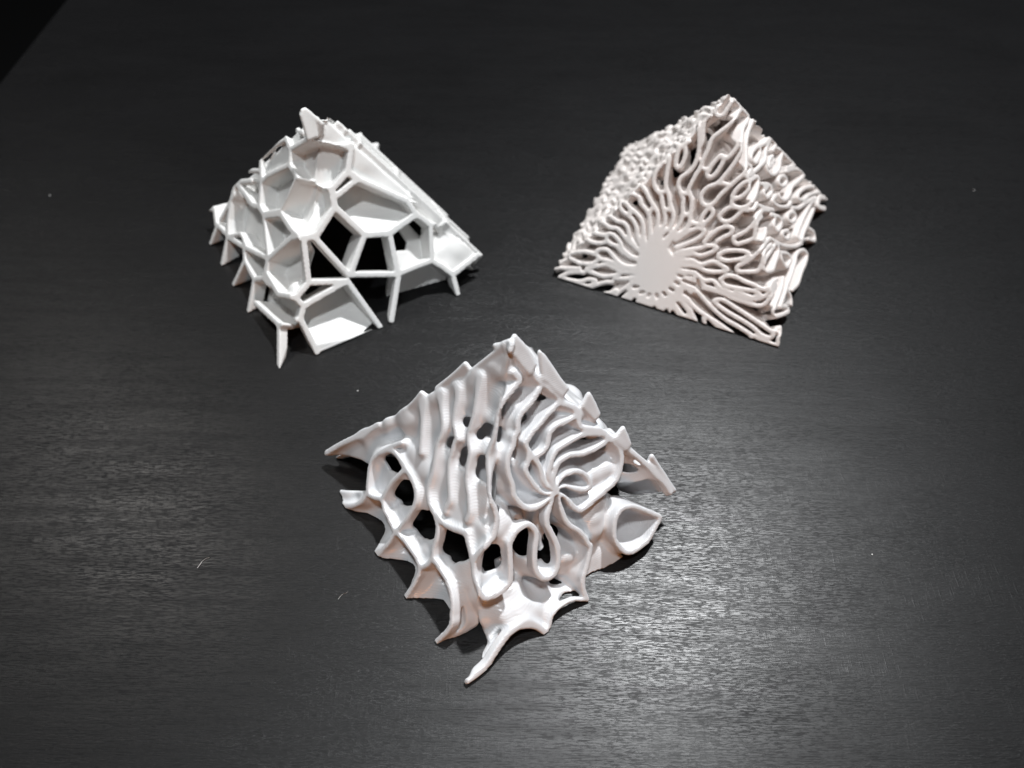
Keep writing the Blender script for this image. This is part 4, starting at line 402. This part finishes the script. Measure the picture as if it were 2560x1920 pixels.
def sheet_piece(grid, curves, holes, depth, half=.8, floor_t=1.25, solids=(), slits=(), k_fillet=1.3, bowl=2.2, default_depth=4.5, depth_fn=None, floor_min=.45, pole=None, cells=(), drills=(), grow=None, blur=0):
    """Printed sheets: walls that run inward from their cut lines, joined by curved webs, clipped to the half octahedron."""
    P, d = grid.P, grid.d
    f = np.full(len(P), 5.0); lab = np.full(len(P), -1)
    fid = (P[:, 0] < 0) * 2 + (P[:, 1] < 0)
    for fi, face in enumerate(FACES):
        sel = np.where(fid == fi)[0]
        M, e1, e2, n = face_frame(face)
        dist = np.full(GU.shape, 9.0); wd = np.full(GU.shape, 4.0); near = np.full(GU.shape, -1); hw = np.ones(GU.shape)
        for ci, (pts, dd, w) in enumerate(curves):
            mp = line_map(pts, face) / w; better = mp < dist
            dist[better] = mp[better]; wd[better] = dd; near[better] = ci; hw[better] = w
        dist = dist * hw
        pw = M + GU[..., None] * e1 + GV[..., None] * e2
        if grow is not None:               # lobes run together round the disc
            hw = hw * (1 + .2 * np.clip(1 - (np.sqrt(((pw - grow) ** 2).sum(-1)) - 6.5) / 6.0, 0, 1))
        if pole is not None:               # arms thin out towards the middle of the spiral
            hw = hw * np.clip(.25 + np.sqrt(((pw - pole) ** 2).sum(-1)) / 6.5, 0, 1)
        if depth_fn is None:
            num = np.full(GU.shape, default_depth * 1e-4); den = np.full(GU.shape, 1e-4)
            for c, dd in depth:
                r2 = ((pw - np.array(c)) ** 2).sum(-1); w = 1 / (r2 + 2.5) ** 2
                num += w * dd; den += w
            D = num / den
        else: D = depth_fn(pw, face)
        for poly, ctrl in cells:           # flat cell floors
            sd = poly_sd(poly, face)
            if sd is None: continue
            q = to_face([c for c, _ in ctrl], face); A_ = np.c_[q[:, :2], np.ones(len(q))]
            if len(ctrl) < 3: A_[:, :2] = 0
            co = np.linalg.lstsq(A_, np.array([d_ for _, d_ in ctrl]), rcond=None)[0]
            pl = np.clip(co[0] * GU + co[1] * GV + co[2], .8, 14.)
            if np.abs(to_face(poly, face)[:, 2]).max() > 1.0:      # cell that wraps round a ridge
                num = 0; den = 0
                for c, d_ in ctrl:
                    w = 1 / (((pw - np.array(c)) ** 2).sum(-1) + 3.0); num = num + w * d_; den = den + w
                pl = num / den
            D = np.where(sd < .2, pl, D)
        D = blur2(D, blur)
        D = D * (floor_min + (1 - floor_min) * sstep(.4, bowl, dist))
        gx, gy = np.gradient(D, GR); nrm = np.sqrt(1 + np.minimum(gx ** 2 + gy ** 2, 6))
        hole = np.full(GU.shape, -5.0)
        for h in holes:
            sd = poly_sd(h, face)
            if sd is not None: hole = np.maximum(hole, -sd)
        u = (P[sel] - M) @ e1; v = (P[sel] - M) @ e2; ds = d[sel]
        di = sample(dist, u, v); wdi = sample(wd, u, v); hwi = sample(hw, u, v)
        wall = np.maximum(di - half * hwi, ds - wdi)
        Di = sample(D, u, v)
        fl = np.abs(ds - Di) / sample(nrm, u, v) - floor_t / 2
        fl = np.maximum(fl, sample(hole, u, v))
        for c, dr, r in drills:            # openings that run right through the webs
            q = P[sel] - np.array(c); dr = np.array(dr) / np.linalg.norm(dr); t_ = q @ dr
            fl = np.maximum(fl, np.where(t_ > -4, r - np.linalg.norm(q - t_[:, None] * dr, axis=1), -5))
        g = smin(wall, fl, k_fillet)
        for sp_ in solids:
            sd = poly_sd(sp_, face)
            if sd is not None:
                so = np.maximum(sample(sd, u, v), ds - 7.0)
                for sl in slits: so = np.maximum(so, .42 - sample(sl[fi], u, v))
                g = smin(g, so, .6)
                inside = sample(sd, u, v) < 0
                nr_ = np.where(inside & (so < .3), len(curves), 0)
            else: nr_ = 0
        nr = sample_n(near, u, v)
        lb = np.where((di < half * hwi + .5) & (ds < wdi + .3), nr, -2 - fi)
        if solids: lb = np.where(nr_ > 0, nr_, lb)
        f[sel] = g; lab[sel] = lb
    return f, lab

def tri_dist(P, a, b, c):
    ab, ac, ap = b - a, c - a, P - a
    n = np.cross(ab, ac); n = n / (np.linalg.norm(n) + 1e-12)
    d = np.full(len(P), 1e9)
    for p, q in ((a, b), (b, c), (c, a)):
        e = q - p; t_ = np.clip(((P - p) @ e) / (e @ e + 1e-12), 0, 1)
        d = np.minimum(d, np.linalg.norm(P - p - t_[:, None] * e, axis=1))
    ins = np.ones(len(P), bool)
    for p, q in ((a, b), (b, c), (c, a)): ins &= ((P - p) @ np.cross(n, q - p)) >= 0
    return np.where(ins, np.abs(ap @ n), d)

def soften(grid, f, passes):
    W = np.zeros(grid.n, np.float32); W[grid.mask] = 1; A = np.zeros(grid.n, np.float32); A[grid.mask] = f
    for _ in range(passes):
        for ax in range(3):
            for M_ in (A, W):
                lo = [slice(None)] * 3; mi = [slice(None)] * 3; hi = [slice(None)] * 3
                lo[ax] = slice(0, -2); mi[ax] = slice(1, -1); hi[ax] = slice(2, None)
                M_[tuple(mi)] = .25 * M_[tuple(lo)] + .5 * M_[tuple(mi)] + .25 * M_[tuple(hi)]
    return A[grid.mask] / np.maximum(W[grid.mask], 1e-4)

def finish(grid, f, lab, tabs=(), tab_id=None, rim=.35, taper=.25, ragged=0):
    dd_ = grid.d
    if ragged:                             # lumpy outer faces on the sides turned away
        p = grid.P; back = p[:, 1] > 0
        dd_ = np.where(back, dd_ - ragged * np.clip(np.sin(p[:, 0] * 1.5 + np.sin(p[:, 2] * .9)) * np.sin(p[:, 2] * 1.05 + p[:, 1] * .55 + 1.7 * np.sin(p[:, 0] * .43 + p[:, 2] * .31)) + .3, 0, 1), dd_)
    f = -smin(-f, dd_, rim)
    for ti, (rim, inner) in enumerate(tabs):
        a = smooth_line(rim, 2.0); b = smooth_line(inner, 2.0)
        m_ = min(len(a), len(b)); a = a[np.linspace(0, len(a) - 1, m_).astype(int)]; b = b[np.linspace(0, len(b) - 1, m_).astype(int)]
        nrm_ = np.sign(b); nrm_[:, 2] = 1; b = b - nrm_ * .8
        a = b + (a - b) * (np.linspace(taper, min(1.0, taper + .4), m_) if b[:, 0].mean() < 0 or taper == 1 else np.linspace(taper + .4, taper, m_))[:, None]
        al = np.vstack([a, b]); lo, hi = al.min(0) - 2, al.max(0) + 2
        sel = np.where(((grid.P > lo) & (grid.P < hi)).all(1))[0]; P = grid.P[sel]
        dd = np.full(len(P), 9.0)
        for i in range(m_ - 1):
            dd = np.minimum(dd, tri_dist(P, a[i], a[i + 1], b[i])); dd = np.minimum(dd, tri_dist(P, a[i + 1], b[i + 1], b[i]))
        dd -= .6
        lab[sel] = np.where(dd < np.minimum(f[sel], .4), tab_id + ti, lab[sel])
        f[sel] = smin(f[sel], dd, .5)
    f = f; f = np.maximum(f, -grid.P[:, 2])
    F = grid.full(f)
    V, Q = largest_body(*surface_nets(F))
    L = np.full(grid.n, -1, np.int32); L[grid.mask] = lab
    ii = np.clip(np.round(V).astype(int), 0, grid.n - 1)
    vl = L[tuple(ii.T)]
    return grid.local(V), Q, vl

# ------------------------------------------------------------------ the glossy sheet print in front
def build_centre():
    g = Grid(.31, 3.2)
    curves = [(smooth_line(p), d, w) for n_, p, d, w in CENTRE_CURVES]
    names = [n_ for n_, *_ in CENTRE_CURVES]
    # the two sides turned away repeat the pattern of the two sides in view
    for n_, p, d, w in CENTRE_CURVES:
        if n_ in ('wave', 'strut', 'ring') and np.mean([q[0] for q in p]) > 0:
            q = np.array(p) * np.array([-1, -1, 1])
            curves.append((smooth_line(q), d, w)); names.append(n_)
    depth = list(CENTRE_DEPTH) + [((-c[0], -c[1], c[2]), d) for c, d in CENTRE_DEPTH]
    holes = list(CENTRE_HOLES) + [[(49.5, 0, 0), (41, 0, 8.5), (30, 12, 7.5), (28, 21.5, 0)]]
    depth = [(c, (d * (.8 if c[0] < 0 else .75) if abs(c[2] - 28) < 13 and d < 3.2 else d * (.7 if c[0] < 0 and c[2] > 15 else 1.35)) if d > .7 else d) for c, d in depth] + [(c, d) for c, d in CENTRE_TABLE_DEPTH for _ in (0, 1)]
    pole = np.array(CENTRE_CURVES[names.index('spiral_arm') + 2][1][0])
    f, lab = sheet_piece(g, curves, holes, depth, half=.60, k_fillet=.7, pole=pole, floor_min=.65, bowl=1.8, drills=CENTRE_DRILLS, blur=5)
    nc = len(curves); names += ['fin'] * len(CENTRE_TABS)
    # a second sheet deeper inside, seen as grey through the upper slots
    f = np.minimum(f, np.maximum(np.abs(g.d - 9.0 - .8 * np.sin(g.P[:, 0] * .35) * np.sin(g.P[:, 1] * .4)) - .6, 15.0 - g.P[:, 2]))
    f = soften(g, f, 1)
    V, Q, vl = finish(g, f, lab, CENTRE_TABS, nc, rim=.2, taper=.4)
    root = place('wave_print', 'glossy white 3D printed pyramid of wavy spiral sheets with holes, nearest the camera', 'printed model', -0.0119630177, 1.45643488, -0.149852392)
    split_parts(root, V, Q, vl, lambda i: names[i] if i >= 0 else 'inner_web', MAT_CENTRE, -2)
build_centre()

# ------------------------------------------------------------------ the coral-like print at the right
def build_coral():
    g = Grid(.31)
    rnd = np.random.default_rng(5)
    curves = [(smooth_line(p), d, w) for p, d, w in CORAL_CURVES]
    for face in ((-1, 1), (1, 1)):
        M, e1, e2, n = face_frame(face)
        for t in range(170):
            while True:
                u, v = rnd.uniform(-35, 35), rnd.uniform(0, 60)
                if abs(u) < 35 - v * .577 - .3: break
            a = rnd.normal(1.1, .5); L = rnd.uniform(.7, 3.0)
            c = M + u * e1 + v * e2; dv = math.cos(a) * e1 + math.sin(a) * e2; pv = -math.sin(a) * e1 + math.cos(a) * e2
            bend = rnd.normal(0, .7)
            pts = [c - dv * L, c - dv * L * .3 + pv * bend, c + dv * L * .4 - pv * bend * .5, c + dv * L]
            curves.append((smooth_line(pts), 5.0, rnd.uniform(.9, 1.25)))
    slits = [[line_map(smooth_line([s_[0], (np.array(s_[0]) + np.array(s_[1])) / 2, s_[1]]), f) for f in FACES] for s_ in CORAL_SLITS]
    core = np.array(CORAL_CENTRE)
    def depth_fn(pw, face):
        r = np.sqrt(((pw - core) ** 2).sum(-1))
        wob = np.sin(pw[..., 0] * .55 + 1) * np.sin(pw[..., 1] * .6 + pw[..., 2] * .5)
        if face[1] > 0: return 1.7 + .7 * wob
        return np.clip(1.5 + .35 * (r - 6), 2.2, 8.5) + .8 * wob
    f, lab = sheet_piece(g, curves, [], [], half=.62, floor_t=2.2, solids=CORAL_SOLID, slits=slits, k_fillet=.25, bowl=1.2, depth_fn=depth_fn, floor_min=.7, grow=np.array(CORAL_CENTRE))
    V, Q, vl = finish(g, f, lab, rim=.25, ragged=1.2)
    nc = len(curves)
    root = place('coral_print', 'warm white 3D printed pyramid of coral-like folded lobes around a solid round disc', 'printed model', 0.801951084, 2.74625292, 0.380636878)
    nt_ = len(CORAL_CURVES)
    vl = np.where((vl >= nt_) & (vl < nc), nc + 1, vl)
    def nm(i): return 'core_disc' if i == nc else 'side_bumps' if i == nc + 1 else 'lobe' if i >= 0 else 'inner_web'
    split_parts(root, V, Q, vl, nm, MAT_CORAL, -2, stuff=nc + 1)
build_coral()

# ------------------------------------------------------------------ the cell print at the left
def straight_line(pts, step=.25):
    p = np.array(pts, float); out = []
    for a, b in zip(p[:-1], p[1:]):
        n = max(2, int(np.linalg.norm(b - a) / step)); out.append(a + (b - a) * np.linspace(0, 1, n, endpoint=False)[:, None])
    out.append(p[-1:]); return np.vstack(out)

def build_cells():
    g = Grid(.34, 3.0)
    turn = np.array([-1, -1, 1])
    curves = [(straight_line(p), d, w) for p, d, w in CELL_WALLS]
    curves += [(straight_line(np.array(p) * turn), d, w) for p, d, w in CELL_WALLS if np.mean([q[0] for q in p]) > 0]      # the side turned away
    for k_, a, b in ((2.5, 5, 43), (6.5, 12, 38), (11, 3, 24), (16, 6, 30)):      # long fins down the far right side
        curves.append((straight_line([(S - k_ - a, k_, a), (S - k_ - b, k_, b)]), 4.0, .9))
    for a, b in (((S - 3 - 14, 3, 14), (S - 16 - 10, 16, 10)), ((S - 3 - 28, 3, 28), (S - 16 - 20, 16, 20)), ((S - 2 - 38, 2, 38), (S - 9 - 34, 9, 34))):
        curves.append((straight_line([a, b]), 4.0, .8))
    floors = list(CELL_FLOORS)
    sides = [((-20, -20, 9), 6.0), ((20, -20, 9), 6.0), ((20, 20, 9), 3.0), ((-20, 20, 9), 3.0), ((8, 8, 33), 2.0), ((-8, 8, 33), 2.5)]
    f, lab = sheet_piece(g, curves, CELL_HOLES, sides, half=.80, floor_t=1.4, k_fillet=.35, floor_min=1.0, cells=floors, default_depth=6.0)
    V, Q, vl = finish(g, f, lab, CELL_TABS, len(curves), rim=.15, taper=1.0)
    root = place('cell_print', 'matt white 3D printed pyramid of open polygonal cells with thin straight walls', 'printed model', -0.729105635, 2.63628996, -0.225793163)
    split_parts(root, V, Q, vl, lambda i: 'cell_wall' if i >= 0 else 'cell_floor', MAT_CELL, -2, 120)
build_cells()

# ------------------------------------------------------------------ dust and fibres lying on the table
def speck(x, y, r, label):
    rnd = random.Random(int(x * 10 + y * 7))
    vs = []; fs = []
    ph = [(0, 0, 1)] + [(math.cos(a) * .9, math.sin(a) * .9, .35) for a in [i * 1.2566 for i in range(5)]] + [(math.cos(a), math.sin(a), -.2) for a in [i * 1.2566 + .6 for i in range(5)]]
    for v in ph:
        s_ = r * rnd.uniform(.6, 1.3); vs.append((v[0] * s_ * MM, v[1] * s_ * MM * .8, (v[2] * s_ + r * .25) * MM))
    for i in range(5):
        j = (i + 1) % 5
        fs += [(0, 1 + i, 1 + j), (1 + i, 6 + i, 1 + j), (1 + j, 6 + i, 6 + j)]
    fs.append((10, 9, 8, 7, 6))
    me = bpy.data.meshes.new('dust_speck'); me.from_pydata(vs, [], fs); me.update()
    o = link('dust_speck', me, MAT_DUST); o.location = (x * MM, y * MM, .0001)
    o['label'] = label; o['category'] = 'dust'; o['group'] = 'dust on the table'
def fibre(x, y, pts, label):
    r = .05; vs = []; fs = []
    for i, (a, b_) in enumerate(pts):
        for k_ in range(4):
            an = k_ * math.pi / 2; vs.append(((a + r * math.cos(an)) * MM, (b_ + r * .3 * math.cos(an)) * MM, (.12 + r * math.sin(an)) * MM))
        if i:
            for k_ in range(4):
                j = (k_ + 1) % 4; fs.append((4 * i - 4 + k_, 4 * i - 4 + j, 4 * i + j, 4 * i + k_))
    me = bpy.data.meshes.new('fibre'); me.from_pydata(vs, [], fs); me.update()
    o = link('fibre', me, MAT_DUST); o.location = (x * MM, y * MM, .0001)
    o['label'] = label; o['category'] = 'fibre'; o['group'] = 'fibres on the table'
speck(-149.8, 207.4, .26, 'white dust speck alone on the dark table far left of the cell print')
speck(-40.5, 129.9, .22, 'white dust speck on the table just left of the wavy print\'s upper edge')
speck(82.8, 84.9, .22, 'white dust speck on the table right of the glare beside the wavy print')
speck(151.4, 217.3, .22, 'small dust speck on the dark table right of the coral print')
fibre(-68.9, 80.6, [(-.9, -1.5), (-.5, -.6), (-.2, .2), (.4, .8), (1.2, 1.1)], 'short pale curled fibre on the table at lower left')
fibre(-36.0, 73.4, [(-1.3, -1.2), (-.9, -.5), (-.5, .0), (.2, .2), (.6, .6)], 'tiny white fibre on the table beside the left spikes of the wavy print')
